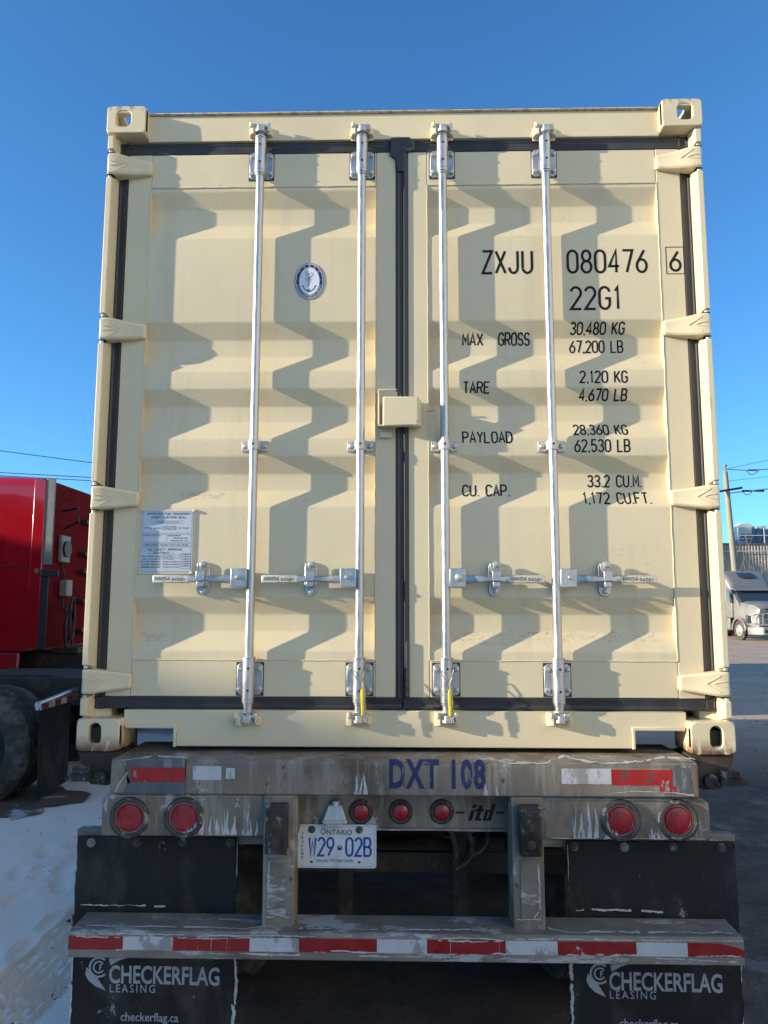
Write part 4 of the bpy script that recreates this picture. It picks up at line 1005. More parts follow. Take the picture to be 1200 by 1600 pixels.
ragged(bol, 'worn_primer_patch', bluep, [(196, 1186), (291, 1184), (290, 1240), (190, 1240), (203, 1222), (196, 1206)], -.1003, .0012, 1)
ragged(bol, 'worn_primer_patch', bluep, [(1046, 1200), (1062, 1196), (1078, 1204), (1084, 1240), (1030, 1239), (1048, 1228)], -.1003, .0014, 2)
for k_, (a_, b_, hi_) in enumerate(((-1.12, -.90, 1), (-.77, -.52, 1), (-.30, -.05, 0), (.12, .34, 1), (.30, .36, 0), (.55, .80, 0), (-.98, -.88, 0), (.98, 1.13, 0))):
    z_ = .6150 if hi_ else .5735; crust(ub, [(a_, -.1512, z_), ((a_+b_)/2, -.1512, z_+(-.004 if hi_ else .002)), (b_, -.1512, z_)], .0045, BK, 200+k_, step=.0025)
for k_, xx in enumerate((-.70, -.655, -.60, -.50, .16, .325)): crust(ub, [(xx, -.1512, .575), (xx+.002, -.1512, .613)], .0012, BK, 220+k_)
crust(bol, pw_([(955, 1203), (1000, 1201), (1050, 1203)], -.1012), .0025, BK, 230) if 0 else None
crust(ub, [(-1.10, -.118, .6345), (-.55, -.125, .6345), (-.46, -.10, .6350)], .010, UP, 1); crust(ub, [(.50, -.10, .6350), (.60, -.122, .6345), (1.12, -.118, .6345)], .016, UP, 2)
crust(ub, [(-.36, -.12, .6345), (.34, -.12, .6345)], .010, UP, 3); crust(ub, [(-.9, -.05, .6355), (-.5, -.06, .6355)], .006, UP, 33)
crust(ub, [(-1.14, -.150, .623), (-.3, -.150, .6215)], .0035, BK, 4); crust(ub, [(.1, -.150, .6215), (1.14, -.150, .623)], .004, BK, 5)
crust(ub, [(-.75, -.150, .563), (-.35, -.150, .560)], .005, BK, 6); crust(ub, [(.85, -.150, .566), (1.12, -.150, .556)], .004, BK, 7); crust(ub, [(-.15, -.150, .561), (.2, -.150, .562)], .003, BK, 8)
def pw_(l, Y): return [(at(a, b, Y)[0], Y, at(a, b, Y)[1]) for a, b in l]
crust(bol, pw_([(765, 1185), (800, 1193), (850, 1191), (882, 1181), (915, 1190), (950, 1194), (1000, 1189), (1040, 1184), (1086, 1186)], -.1), .007, BK, 9, step=.003)
crust(bol, pw_([(948, 1241), (990, 1236), (1050, 1238), (1085, 1243)], -.1), .0035, BK, 10); crust(bol, pw_([(190, 1188), (240, 1182), (295, 1184)], -.1), .003, BK, 11)
crust(bol, pw_([(195, 1190), (200, 1205), (186, 1225), (180, 1238)], -.1), .003, BK, 12)
run_streaks(bol, at(550, 1200, -.1)[0], at(572, 1200, -.1)[0], BZ0+.006, .085, -.1, 6, 13); run_streaks(bol, .28, .36, BZ0+.006, .05, -.1, 4, 14)
lbs = [o for o in bpy.data.objects if o.name.startswith('light_bar')]
lbs.sort(key=lambda o: o.data.vertices[0].co.x)
run_streaks(lbs[0], -.80, -.55, .930, .10, LB, 15, 15); run_streaks(lbs[0], -.66, -.50, .930, .12, LB, 8, 16); run_streaks(lbs[1], .60, .75, .930, .12, LB, 16, 17); run_streaks(lbs[1], .86, .92, .930, .05, LB, 5, 18)
crust(lbs[0], [(-1.05, LB, 1.060), (-.50, LB, 1.0635)], .002, BK, 19); crust(lbs[1], [(.5, LB, .928), (1.06, LB, .930)], .002, BK, 20); crust(lbs[1], [(.52, LB, 1.062), (1.0, LB, 1.060)], .002, BK, 21)
crust(mid, [(-.1, YP-.012, .930), (.37, YP-.012, .929)], .0025, BK, 22)
for k, o_ in enumerate([o for o in bpy.data.objects if o.name.startswith('bumper_post')]):
    sx_ = 1 if o_.data.vertices[0].co.x > 0 else -1
    crust(o_, [(sx_*.470, -.104, .85), (sx_*.474, -.104, .70), (sx_*.455, -.104, .672)], .005, BK, 30+k); crust(o_, [(sx_*.395, -.104, .665), (sx_*.475, -.104, .668)], .004, BK, 40+k)
for k, o_ in enumerate([o for o in bpy.data.objects if o.name.startswith('mudflap') and o.parent == ch]):
    xs_ = [v.co.x for v in o_.data.vertices]; xa_, xb_ = min(xs_), max(xs_)
    crust(o_, [(xb_-.004 if k == 0 else xa_+.006, .036, .545), (xb_-.006 if k == 0 else xa_+.007, .040, .30), (xb_-.012 if k == 0 else xa_+.014, .058, .14)], .010, BK, 50+k, lift=.02)
    crust(o_, [(xa_+.006 if k == 0 else xb_-.006, .030, .54), (xa_+.006 if k == 0 else xb_-.008, .050, .15)], .005, BK, 60+k, lift=.02)
    crust(o_, [(xb_-.004 if k == 0 else xa_+.006, .017, .88), (xb_-.004 if k == 0 else xa_+.006, .020, .645)], .0018, BK, 70+k, lift=.004)
    crust(o_, [(xa_+.03, .017, .655), (xa_+.34, .017, .652)], .006, BK, 80+k, lift=.004)
# running gear
for sx in (-1, 1):
    s = MB(); s.box(sx*.46-.06, sx*.46+.06, .27, 6.4, 1.165, 1.185); s.box(sx*.46-.06, sx*.46+.06, .27, 6.4, .86, .88); s.box(sx*.46-.008, sx*.46+.008, .27, 6.4, .88, 1.165); cp(s, 'main_rail', dark_st)
s = MB()
for y in (.5, 1.9, 3.3, 4.7, 6.2): s.box(-.45, .45, y, y+.09, .92, 1.10)
s.box(-1.05, 1.05, 6.0, 6.2, 1.0, 1.19); cp(s, 'cross_member', dark_st, bevel=.004)
def wheel_parts(root, x, y, inner_dir, rimmat=None, dual=True, R=.5, axis='x', nm='wheel'):
    """axle along local axis; outer face at x, tyres run toward inner_dir"""
    def V(t): return Vector((inner_dir*t, 0, 0)) if axis == 'x' else Vector((0, inner_dir*t, 0))
    base = Vector((x, y, R))
    axv = V(1)
    tr = [(.29, .02), (.33, .0), (.43, .004), (.475, .03), (.50, .055), (.50, .085), (.488, .087), (.488, .095), (.50, .097), (.50, .125), (.488, .127), (.488, .135), (.50, .137), (.50, .17), (.488, .172), (.488, .18), (.50, .182), (.50, .205), (.475, .235), (.43, .26), (.33, .265), (.29, .25)]
    tr = [(r*R/.5, t) for r, t in tr]
    s = MB(); s.lathe(tr, base, axv, 48)
    if dual: s.lathe(tr, base+V(.31), axv, 48)
    w = s.build(nm, tyre, root, smooth=True)
    s = MB(); k = R/.5
    if dual: pr = [(.292*k, .012), (.285*k, .03), (.275*k, .10), (.24*k, .15), (.14*k, .165), (.12*k, .12), (.11*k, .06), (.07*k, .05), (0, .05)]
    else: pr = [(.292*k, .012), (.285*k, .03), (.27*k, .06), (.22*k, .03), (.14*k, .0), (.11*k, -.03), (.06*k, -.05), (0, -.05)]
    s.lathe(pr, base, axv, 40)
    s.lathe([(.292*k, .245), (.2*k, .22), (.1*k, .22), (0, .22)], base, axv, 24)
    hubv = V(.155) if dual else V(.0)
    for q_ in range(10):
        a = 2*math.pi*q_/10; off = Vector((0, math.cos(a), math.sin(a)))*.17*k if axis == 'x' else Vector((math.cos(a), 0, math.sin(a)))*.17*k
        s.tube(base+hubv+off-V(.03), base+hubv+off+V(.02), .014, n=6)
    s.build('rim', rimmat or galv_dull, w, smooth=True)
    return w
for yc in (1.05, 2.30):
    s = MB(); s.tube((-.95, yc, .5), (.95, yc, .5), .065, n=20); cp(s, 'axle', dark_st, smooth=True)
    for sx in (-1, 1):
        wheel_parts(ch, sx*1.21, yc, -sx)
        s = MB(); s.path([(sx*.46, yc-.55, .80), (sx*.46, yc-.3, .70), (sx*.46, yc, .64), (sx*.46, yc+.3, .70), (sx*.46, yc+.55, .80)], .035, 8); s.box(sx*.46-.06, sx*.46+.06, yc-.08, yc+.08, .55, .66); cp(s, 'leaf_spring', dark_st, smooth=True)
s = MB(); s.box(-.7, .7, .36, .42, .66, .74); s.box(-.26, -.20, .34, .36, .50, .84); s.box(.20, .26, .34, .36, .50, .84); s.box(-.30, -.17, .335, .37, .80, .815); s.box(.17, .30, .335, .37, .80, .815)
s.tube((-.42, .44, .72), (.42, .44, .72), .055, n=20); s.box(-.38, .38, .62, .80, .60, .80); cp(s, 'rear_cross_tube', dark_st, bevel=.003)
for k, (a, b, dp_) in enumerate((((.16, .06, .95), (.30, .45, .92), .22), ((.22, .06, .95), (.36, .45, .92), .17), ((-.30, .08, .93), (-.05, .5, .95), .12))):
    s = MB(); a = Vector(a); b = Vector(b); s.path([tuple(a.lerp(b, t/12)+Vector((.02*math.sin(t*.9), 0, -dp_*4*(t/12)*(1-t/12)))) for t in range(13)], .009, 8); cp(s, 'air_hose', grom if k < 2 else blackpl, smooth=True)
for sx in (-1, 1):
    s = MB(); s.box(sx*.52-.07, sx*.52+.07, 5.3, 5.44, .08, .92); s.box(sx*.52-.14, sx*.52+.14, 5.25, 5.5, .0, .05); s.box(sx*.52-.09, sx*.52+.09, 5.28, 5.46, .55, .9); cp(s, 'landing_leg', dark_st, bevel=.005)
# twist locks beneath the rear castings
for sx in (-1, 1):
    for yc in (.09, 5.97):
        s = MB()
        s.prism([(sx*1.215, 1.198), (sx*1.205, 1.165), (sx*1.175, 1.120), (sx*1.165, 1.080), (sx*1.095, 1.075), (sx*1.052, 1.11), (sx*1.052, 1.198)], 'y', yc-.08, yc+.08)
        if yc < 1: s.box(sx*1.138-.052, sx*1.138+.052, .034, .150, 1.202, 1.285)
        tw = cp(s, 'twist_lock', dark_st, bevel=.005)
        s = MB(); s.tube((sx*1.12, yc-.10, 1.108), (sx*1.12, yc-.07, 1.108), .026, n=16); s.box(sx*1.15 if sx > 0 else -1.215, 1.215 if sx > 0 else -1.15, yc-.12, yc-.10, 1.125, 1.15)
        s.tube((sx*1.13, yc-.10, 1.10), (sx*1.25, yc-.09, 1.105), .007, n=8); s.box(min(sx*1.15, sx*1.23), max(sx*1.15, sx*1.23), yc-.11, yc-.095, 1.095, 1.125)
        s.build('lock_lever', dockm, tw, bevel=.003)

# ------------------------------------------------------------------ tractors
def rounded_profile_body(s, prof, y0, y1, tuck=0.06):
    s.prism(prof, 'y', y0, y1)
def make_tractor(label, body, back, group=None, bullbar=False, chrome_grille=True, name='tractor_truck', decal=False):
    """local +x is forward, +y the driver's side; origin at the rear axle on the ground"""
    r = empty(name, (0, 0, 0), label, 'tractor truck', group)
    B = lambda mb, nm, mt, par=None, **k: mb.build(nm, mt, par or r, **k)
    for sy in (-1, 1):
        s = MB(); s.box(-1.05, 7.4, sy*.43-.04, sy*.43+.04, .78, 1.04); B(s, 'frame_rail', dark_st, bevel=.01)
    s = MB(); s.box(-1.10, -1.04, -.55, .55, .80, 1.02); tb = B(s, 'end_beam', dark_st, bevel=.01)
    s = MB(); s.prism([(-.4, 1.0), (.65, 1.0), (.7, 1.03), (.5, 1.06), (-.25, 1.06), (-.6, 1.02)], 'y', -.38, .38); B(s, 'fifth_wheel', dark_st, bevel=.01)
    for ax_ in (0, 1.32):
        s = MB(); s.tube((ax_, -.9, .5), (ax_, .9, .5), .08, n=16); B(s, 'axle', dark_st, smooth=True)
        for sy in (-1, 1): wheel_parts(r, ax_, sy*1.22, -sy, blackpl if body is redpaint else galv_dull, axis='y')
    for sy in (-1, 1): wheel_parts(r, 6.35, sy*1.20, -sy, galv_dull, dual=False, axis='y')
    for sy in (-1, 1):
        # rear quarter fender bar, mudflap and lamp
        s = MB(); s.box(-.60, -.55, sy*.45, sy*1.22, .84, .90); s.tube((-.575, sy*.45, .93), (-.575, sy*1.235, .885), .028, n=14); fb = B(s, 'flap_bar', chrome, smooth=True)
        for k in range(5):
            s = MB(); a, b = sy*(.62+k*.12), sy*(.62+k*.12+.116); s.box(-.608, -.601, min(a, b), max(a, b), .845, .895); s.build('reflective_tape', redtape if k % 2 == 0 else whitetape, fb)
        s = MB(); s.hull8([(-.60, sy*.62, .12), (-.61, sy*1.22, .10), (-.60, sy*1.22, .10), (-.59, sy*.62, .12), (-.585, sy*.62, .86), (-.585, sy*1.22, .86), (-.577, sy*1.22, .86), (-.577, sy*.62, .86)]); B(s, 'mudflap', flapm)
        for j, a0 in enumerate((0, 1.32)):
            s = MB(); P = []
            for k in range(13):
                t = math.radians(18+144*k/12); P.append((a0+.60*math.cos(t), .50+.60*math.sin(t)))
            P2_ = [(a0+.565*math.cos(math.radians(162-144*k/12)), .50+.565*math.sin(math.radians(162-144*k/12))) for k in range(13)]
            if not (body is redpaint and label.startswith('near')) : s.prism(P+P2_, 'y', min(sy*.60, sy*1.24), max(sy*.60, sy*1.24)); B(s, 'fender', blackpl, smooth=True)
            else: s.bm.free()
        s = MB(); s.box(-1.13, -1.10, sy*.60-.10, sy*.60+.10, .82, .96); tl_ = B(s, 'tail_light', lens, bevel=.008)
        s = MB(); s.tube((3.0, sy*.92, .72), (4.9, sy*.92, .72), .31, n=24); B(s, 'fuel_tank', chrome, smooth=True)
        s = MB(); s.box(2.55, 5.55, min(sy*1.14, sy*1.20), max(sy*1.14, sy*1.20), .50, 1.10); B(s, 'side_skirt', body, bevel=.02)
    # sleeper cab: lofted sections, wide and gently curved
    secs = [(2.45, 1.21, 3.50, .16), (4.55, 1.22, 3.58, .20), (5.05, 1.20, 3.40, .24), (5.45, 1.15, 3.02, .28), (5.66, 1.10, 2.62, .26)]
    s = MB(); rings = []
    for x, hw, top, rad in secs:
        ring = [(x, -hw, 1.12), (x, -hw, top-rad*1.8)]
        for k in range(7):
            t = math.radians(180-90*k/6); ring.append((x, -hw+rad*1.1+rad*1.1*math.cos(t), top-rad+rad*math.sin(t)))
        for k in range(7):
            t = math.radians(90-90*k/6); ring.append((x, hw-rad*1.1+rad*1.1*math.cos(t), top-rad+rad*math.sin(t)))
        ring += [(x, hw, top-rad*1.8), (x, hw, 1.12)]
        rings.append([s.bm.verts.new(p) for p in ring])
    for a, b in zip(rings, rings[1:]):
        for k in range(len(a)): s.bm.faces.new((a[k], a[(k+1) % len(a)], b[(k+1) % len(a)], b[k]))
    s.bm.faces.new(rings[0]); s.bm.faces.new(rings[-1][::-1])
    cab = B(s, 'sleeper_cab', body, smooth=True, bevel=.01)
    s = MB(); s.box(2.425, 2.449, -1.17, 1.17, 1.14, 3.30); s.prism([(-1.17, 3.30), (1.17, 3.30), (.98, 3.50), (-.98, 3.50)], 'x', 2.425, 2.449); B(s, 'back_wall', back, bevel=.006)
    s = MB(); s.hull8([(5.70, -1.06, 1.90), (5.70, 1.06, 1.90), (6.05, 1.02, 1.90), (6.05, -1.02, 1.90), (5.55, -1.06, 2.02), (5.55, 1.06, 2.02), (6.04, 1.02, 1.98), (6.04, -1.02, 1.98)]) if False else None
    # cab front below and around the windscreen
    s = MB(); s.prism([(5.60, 1.10), (6.32, 1.10), (6.32, 1.86), (5.66, 2.62), (5.60, 2.62)], 'y', -1.14, 1.14); B(s, 'cab_front', body, bevel=.05, seg=3)
    s = MB(); s.hull8([(6.27, -1.00, 1.92), (6.27, 1.00, 1.92), (6.345, .98, 1.95), (6.345, -.98, 1.95), (5.72, -1.02, 2.56), (5.72, 1.02, 2.56), (5.80, 1.0, 2.57), (5.80, -1.0, 2.57)]); B(s, 'windscreen', glass, bevel=.01)
    s = MB(); s.prism([(5.62, 2.585), (6.02, 2.50), (6.03, 2.53), (5.66, 2.68)], 'y', -1.08, 1.08); B(s, 'sun_visor', body if body is silver else blackpl, bevel=.006)
    s = MB(); s.hull8([(5.02, -.42, 3.44), (5.02, .42, 3.44), (5.34, .40, 3.19), (5.34, -.40, 3.19), (5.01, -.42, 3.475), (5.01, .42, 3.475), (5.37, .40, 3.20), (5.37, -.40, 3.20)]); B(s, 'roof_window', glass)
    for sy in (-1, 1):
        s = MB(); s.prism([(4.55, 2.0), (4.55, 2.62), (5.45, 2.62), (5.95, 2.02)], 'y', min(sy*1.10, sy*1.225), max(sy*1.10, sy*1.225)); B(s, 'side_window', glass, bevel=.01)
        s = MB(); s.box(4.40, 5.85, min(sy*1.15, sy*1.221), max(sy*1.15, sy*1.221), 1.12, 1.98); dr = B(s, 'cab_door', body, bevel=.02)
        s = MB(); s.box(4.55, 4.72, min(sy*1.22, sy*1.245), max(sy*1.22, sy*1.245), 1.75, 1.80); s.build('door_handle', blackpl, dr, bevel=.006)
        if decal:
            s = MB(); s.box(4.9, 5.35, min(sy*1.22, sy*1.224), max(sy*1.22, sy*1.224), 1.50, 1.72); s.build('door_decal', orange, dr)
            s = MB(); s.box(4.9, 5.30, min(sy*1.22, sy*1.224), max(sy*1.22, sy*1.224), 1.36, 1.46); s.build('door_decal', whiteb, dr)
        s = MB(); s.box(5.75, 5.95, min(sy*1.38, sy*1.58), max(sy*1.38, sy*1.58), 1.95, 2.65); s.tube((5.85, sy*1.15, 2.55), (5.85, sy*1.45, 2.55), .02, n=8); s.tube((5.85, sy*1.15, 2.05), (5.85, sy*1.45, 2.05), .02, n=8); B(s, 'mirror', whiteb if body is silver else blackpl, bevel=.02)
        # rear fairing with a rubber edge, leaving a recess behind the cab
        s = MB(); s.box(2.30, 2.46, min(sy*1.19, sy*1.215), max(sy*1.19, sy*1.215), 1.15, 3.45); fx = B(s, 'cab_extender', body, bevel=.01)
        s = MB(); s.box(2.17, 2.30, min(sy*1.185, sy*1.205), max(sy*1.185, sy*1.205), 2.28, 3.46); s.build('rubber_edge', greypl, fx, bevel=.008)
        s = MB(); s.box(2.20, 2.30, min(sy*1.185, sy*1.205), max(sy*1.185, sy*1.205), 1.15, 2.20); s.build('lower_edge', blackpl, fx, bevel=.008)
        s = MB()
        for x in (4.38, 3.10): s.box(x-.008, x+.008, min(sy*1.20, sy*1.2225), max(sy*1.20, sy*1.2225), 1.13, 3.10)
        s.box(2.5, 4.38, min(sy*1.20, sy*1.2235), max(sy*1.20, sy*1.2235), 2.245, 2.26); B(s, 'panel_seam', blackpl)
    # hood: lofted, narrowing and dropping to the grille
    s = MB(); rings = []
    for x, hw, top, zb_ in ((5.98, 1.14, 2.02, 1.05), (6.9, 1.06, 1.93, .80), (7.5, .98, 1.80, .62), (7.70, .90, 1.66, .60)):
        ring = [(x, -hw, zb_), (x, -hw, top-.34), (x, -hw*.90, top-.10), (x, -hw*.6, top-.02), (x, 0, top), (x, hw*.6, top-.02), (x, hw*.90, top-.10), (x, hw, top-.34), (x, hw, zb_)]
        rings.append([s.bm.verts.new(p) for p in ring])
    for a, b in zip(rings, rings[1:]):
        for k in range(len(a)): s.bm.faces.new((a[k], a[(k+1) % len(a)], b[(k+1) % len(a)], b[k]))
    s.bm.faces.new(rings[0]); s.bm.faces.new(rings[-1][::-1]); B(s, 'hood', body, smooth=True, bevel=.01)
    for sy in (-1, 1):
        s = MB(); P = [(6.35+.66*math.cos(math.radians(t)), .50+.66*math.sin(math.radians(t))) for t in range(0, 181, 12)]
        Q = [(6.35+.56*math.cos(math.radians(t)), .50+.56*math.sin(math.radians(t))) for t in range(180, -1, -12)]
        s.prism(P+Q, 'y', min(sy*.85, sy*1.23), max(sy*.85, sy*1.23)); B(s, 'front_fender', body, bevel=.02)
        s = MB(); s.hull8([(7.30, sy*.80, .88), (7.15, sy*1.18, .88), (7.0, sy*1.18, .88), (7.2, sy*.80, .88), (7.42, sy*.80, 1.16), (7.10, sy*1.17, 1.26), (6.95, sy*1.17, 1.28), (7.2, sy*.80, 1.18)]); B(s, 'headlight', glass, bevel=.02)
    s = MB(); s.box(7.68, 7.76, -.56, .56, .72, 1.60); gr_ = B(s, 'grille', blackpl, bevel=.01)
    s = MB()
    for k in range(6): s.box(7.762, 7.785, -.54, .54, .76+k*.14, .79+k*.14)
    for k in range(5): s.box(7.762, 7.782, -.47+k*.235-.012, -.47+k*.235+.012, .74, 1.44)
    s.build('grille_bar', chrome if chrome_grille else blackpl, gr_)
    s = MB(); s.prism([(7.15, -1.21), (7.55, -1.15), (7.92, -.80), (7.98, 0), (7.92, .80), (7.55, 1.15), (7.15, 1.21)], 'z', .30, .70); bu = B(s, 'front_bumper', body, bevel=.04, seg=3)
    s = MB(); s.box(7.975, 8.0, -.35, .35, .38, .60)
    for sy in (-1, 1): s.box(7.90, 7.94, sy*.68-.09, sy*.68+.09, .42, .56)
    s.build('bumper_opening', blackpl, bu)
    if bullbar:
        s = MB()
        for sy in (-1, 1):
            s.path([(8.08, sy*.45, .36), (8.08, sy*.45, 1.30), (8.02, sy*.50, 1.36), (7.72, sy*1.08, 1.30), (7.62, sy*1.20, 1.18), (7.62, sy*1.20, .92), (7.80, sy*1.08, .82), (8.08, sy*.47, .80)], .035, 10)
            s.path([(7.86, sy*.80, .80), (7.86, sy*.80, 1.33)], .025, 8)
        for z in (.45, .80, 1.28): s.tube((8.08, -.45, z), (8.08, .45, z), .03, n=10)
        B(s, 'bull_bar', chrome, smooth=True)
    return r
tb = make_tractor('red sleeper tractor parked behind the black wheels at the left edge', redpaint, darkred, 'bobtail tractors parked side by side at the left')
def back_fittings(r):
    X = lambda px: None
    s = MB(); s.box(2.36, 2.425, .20, .50, 2.35, 2.75); f = s.build('fan_housing', greypl, r, bevel=.02)
    s = MB(); s.lathe([(.12, 0), (.12, .03), (.09, .035), (.03, .03), (0, .04)], (2.36, .35, 2.55), (-1, 0, 0), 24); s.build('fan_cover', blackpl, f, smooth=True)
    s = MB(); s.box(2.31, 2.425, .18, .38, 1.86, 2.10); c = s.build('junction_box', greybox, r, bevel=.015)
    for z in (3.02, 2.52, 2.25, 1.80, 1.35):
        s = MB(); s.box(2.31, 2.425, -.72, -.22, z-.028, z+.028); s.build('step_rung', blackpl, r, bevel=.01)
    for k, (w, zc) in enumerate(((.10, 1.45), (.14, 1.36), (.07, 1.55))):
        s = MB(); s.path([(2.25-.03*k, .42+w*math.cos(t), zc+.30*math.sin(t)) for t in [2*math.pi*i/24 for i in range(24)]], .016, 8, closed=True); s.build('coiled_air_hose', blackpl, r, smooth=True)
    s = MB(); s.path([(2.40, .36, 2.35), (2.38, .35, 2.2), (2.40, .30, 2.1)], .012, 6); s.path([(2.40, .30, 1.85), (2.36, .36, 1.7), (2.28, .42, 1.62)], .014, 6); s.build('air_hose', blackpl, r, smooth=True)
    s = MB(); s.box(2.06, 2.30, 1.20, 1.232, 2.12, 2.21); s.build('grab_bracket', blackpl, r, bevel=.01); s = MB(); s.lathe([(.035, 0), (.035, .02), (0, .025)], (2.36, 1.215, 2.19), (0, 1, 0), 12); s.build('hook', amber, r)
    s = MB(); s.path([(2.40, .45, 3.10), (2.15, .5, 3.14), (2.15, .45, 2.95), (2.38, .4, 2.85)], .02, 8); s.build('bracket', blackpl, r)
    s = MB(); s.box(2.05, 2.42, -.9, .5, 1.05, 1.13); s.build('deck_plate', dark_st, r)
back_fittings(tb)
tb.rotation_euler.z = math.pi; tb.location = (-2.58, 8.48, 0)
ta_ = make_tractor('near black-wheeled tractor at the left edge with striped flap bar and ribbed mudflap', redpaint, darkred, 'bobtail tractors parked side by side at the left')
ta_.rotation_euler.z = math.pi; ta_.location = (-3.70, 4.93, 0)
tc = make_tractor('dusty silver sleeper tractor with bull bar facing the yard at the right edge', silver, silver, bullbar=True, decal=True)
hd_ = math.radians(-84); fx_, fy_ = math.cos(hd_), math.sin(hd_)
wx, wy = gr(1153, 1000)
tc.rotation_euler.z = hd_; tc.location = (wx-fx_*6.35+1.22*abs(fy_), wy-fy_*6.35, 0)

# ------------------------------------------------------------------ yard beyond
# unseen box trailer added ahead of the chassis to cast the second band of shade
vt = empty('shade_trailer', (0, 13, 0), 'unseen white trailer added ahead of the cream container to shade the yard', 'shade trailer')
s = MB(); s.box(-1.28, 1.28, 8.7, 17.9, 1.15, 4.05); s.build('trailer_body', whiteb, vt, bevel=.03)
s = MB()
for x in (-1.0, -.4, .4, 1.0): s.box(x-.015, x+.015, 8.66, 8.69, 1.2, 4.0)
s.build('door_bar', galv, vt)
s = MB(); s.box(-1.2, 1.2, 8.72, 8.82, .5, .62); s.box(-.5, -.4, 8.75, 8.82, .62, 1.15); s.box(.4, .5, 8.75, 8.82, .62, 1.15); s.build('underride_bumper', dark_st, vt)
for sx in (-1, 1):
    wheel_parts(vt, sx*1.25, 10.0, -sx); wheel_parts(vt, sx*1.25, 11.3, -sx)
    s = MB(); s.box(sx*.6-.07, sx*.6+.07, 16.0, 16.14, 0, 1.15); s.build('landing_leg', dark_st, vt)

r = empty('shadow_building', (-10, 51, 0), 'unseen mono-pitched block added behind the cream container to cast a slanting shadow', 'shadow building')  # unseen block, its slope cut to throw a slanting shadow on the ribbed wall
s = MB(); s.prism([(-18, 0), (-3, 0), (-3, 8), (-15, 19.1), (-18, 19.1)], 'y', 49, 54); s.build('wall', clad, r)
s = MB(); s.prism([(-2.8, 7.85), (-15, 19.15), (-18.1, 19.15), (-18.1, 19.3), (-14.9, 19.3), (-2.7, 8.0)], 'y', 48.98, 54.2); s.build('roof', darkclad, r)
s = MB(); s.box(-12, -8, 48.93, 48.995, 0, 4.2); s.build('roller_door', whiteb, r)

# long warehouse to the left, behind the camera: its roof line shades the yard and the lower left of the scene
wl = empty('warehouse', (-33, -12, 0), 'long low clad warehouse along the left side of the yard', 'warehouse')
EH = 7.75
s = MB(); s.box(-40, -25.2, -60, 6, 0, EH-.3); s.build('wall', clad, wl)
s = MB(); s.box(-40.2, -25, -60.2, 6.2, EH-.3, EH); s.build('roof', darkclad, wl)
for k in range(8):
    s = MB(); s.box(-25.25, -25.1, -56+k*7.5, -52.5+k*7.5, 1.2, 4.4); s.build('dock_door', whiteb, wl)

# pale sunlit depot added unseen behind the camera on the right, for warm bounce light
refl = empty('reflector', (18, -12, 0), 'tall pale depot added unseen behind the camera to bounce sunlight', 'reflector')
def dq(a, b, off=0): return (7+.42*a+.91*b, -26+.91*a-.42*b)
s = MB(); s.prism([dq(0, 0), dq(31, 0), dq(31, 14), dq(0, 14)], 'z', 0, 19.5); s.build('wall', whiteb, refl)
s = MB(); s.prism([dq(-.2, -.2), dq(31.2, -.2), dq(31.2, 14.2), dq(-.2, 14.2)], 'z', 19.5, 19.9); s.build('roof', greypl, refl)
for k in range(4):
    s = MB(); s.prism([dq(2+k*7, -.08), dq(5.5+k*7, -.08), dq(5.5+k*7, -.001), dq(2+k*7, -.001)], 'z', 1.2, 4.6); s.build('dock_door', silver, refl)

# clad building on the right with rooftop unit and railing
rb = empty('industrial_building', (45, 65, 0), 'ribbed grey industrial building behind the silver tractor', 'industrial building')
YW = 58.0; H1 = 6.7
bx0 = at(1156, 850, YW)[0]; H1 = at(1156, 851, YW)[1]
s = MB(); P = []; x = 18.0
while x < 70: P += [(x, YW), (x+.09, YW), (x+.12, YW-.045), (x+.21, YW-.045)]; x += .24
P += [(x, YW), (x, YW+20), (18.0, YW+20)]
s.prism(P, 'z', 0, H1); s.build('wall', clad, rb)
s = MB(); s.box(17.8, 71, YW-.12, YW+20.1, H1, H1+.12); s.build('parapet_cap', darkclad, rb)
s = MB()
for k in range(9): s.box(bx0+.0+2.1*k, bx0+.05+2.1*k, YW+.3, YW+.35, H1+.12, H1+1.5)
for z in (H1+.75, H1+1.45): s.box(bx0-.2, bx0+18, YW+.29, YW+.36, z, z+.05)
s.build('roof_railing', whiteb, rb)
s = MB(); s.tube((18.0, YW-.25, at(1140, 862, YW)[1]), (60, YW-.25, at(1140, 862, YW)[1]+.1), .035, n=6); s.build('wall_conduit', whiteb, rb)
hu = empty('rooftop_unit', (bx0+.9, YW+1.8, H1), 'white rooftop air unit on the building corner', 'air handling unit')
ux0, uz1 = at(1154, 819, YW+1); ux1 = at(1174, 819, YW+1)[0]
s = MB(); s.box(ux0, ux1, YW+1, YW+1.9, H1+.5, uz1); s.box(ux0+.2, ux1-.2, YW+1.2, YW+1.8, uz1, uz1+.12); u = s.build('unit_casing', whiteb, hu, bevel=.03)
s = MB(); w = ux1-ux0
for k in (0, 1): s.box(ux0+.1+k*w*.5, ux0+.1+k*w*.5+w*.38, YW+.96, YW+1.0, H1+.62, H1+.98)
s.build('louvre', greypl, u)
s = MB()
for x in (ux0+.05, ux1-.05): s.box(x-.04, x+.04, YW+1.02, YW+1.1, H1+.1, H1+.5)
s.build('stand_leg', greypl, hu)
h2 = empty('duct_unit', (ux1+2.0, YW+4, H1), 'blue-grey ducted fan unit beside the white rooftop air unit', 'air handling unit')
s = MB(); s.box(ux1+.15, ux1+4.5, YW+2.0, YW+5, H1+.3, uz1-.25); c2 = s.build('unit_casing', mk('blue_grey_casing', (.20, .24, .31), .5), h2, bevel=.03)
s = MB()
for k in range(4): s.tube((ux1+.6+k*.9, YW+2.5, uz1-.25), (ux1+.6+k*.9, YW+2.5, uz1-.02), .3, n=14)
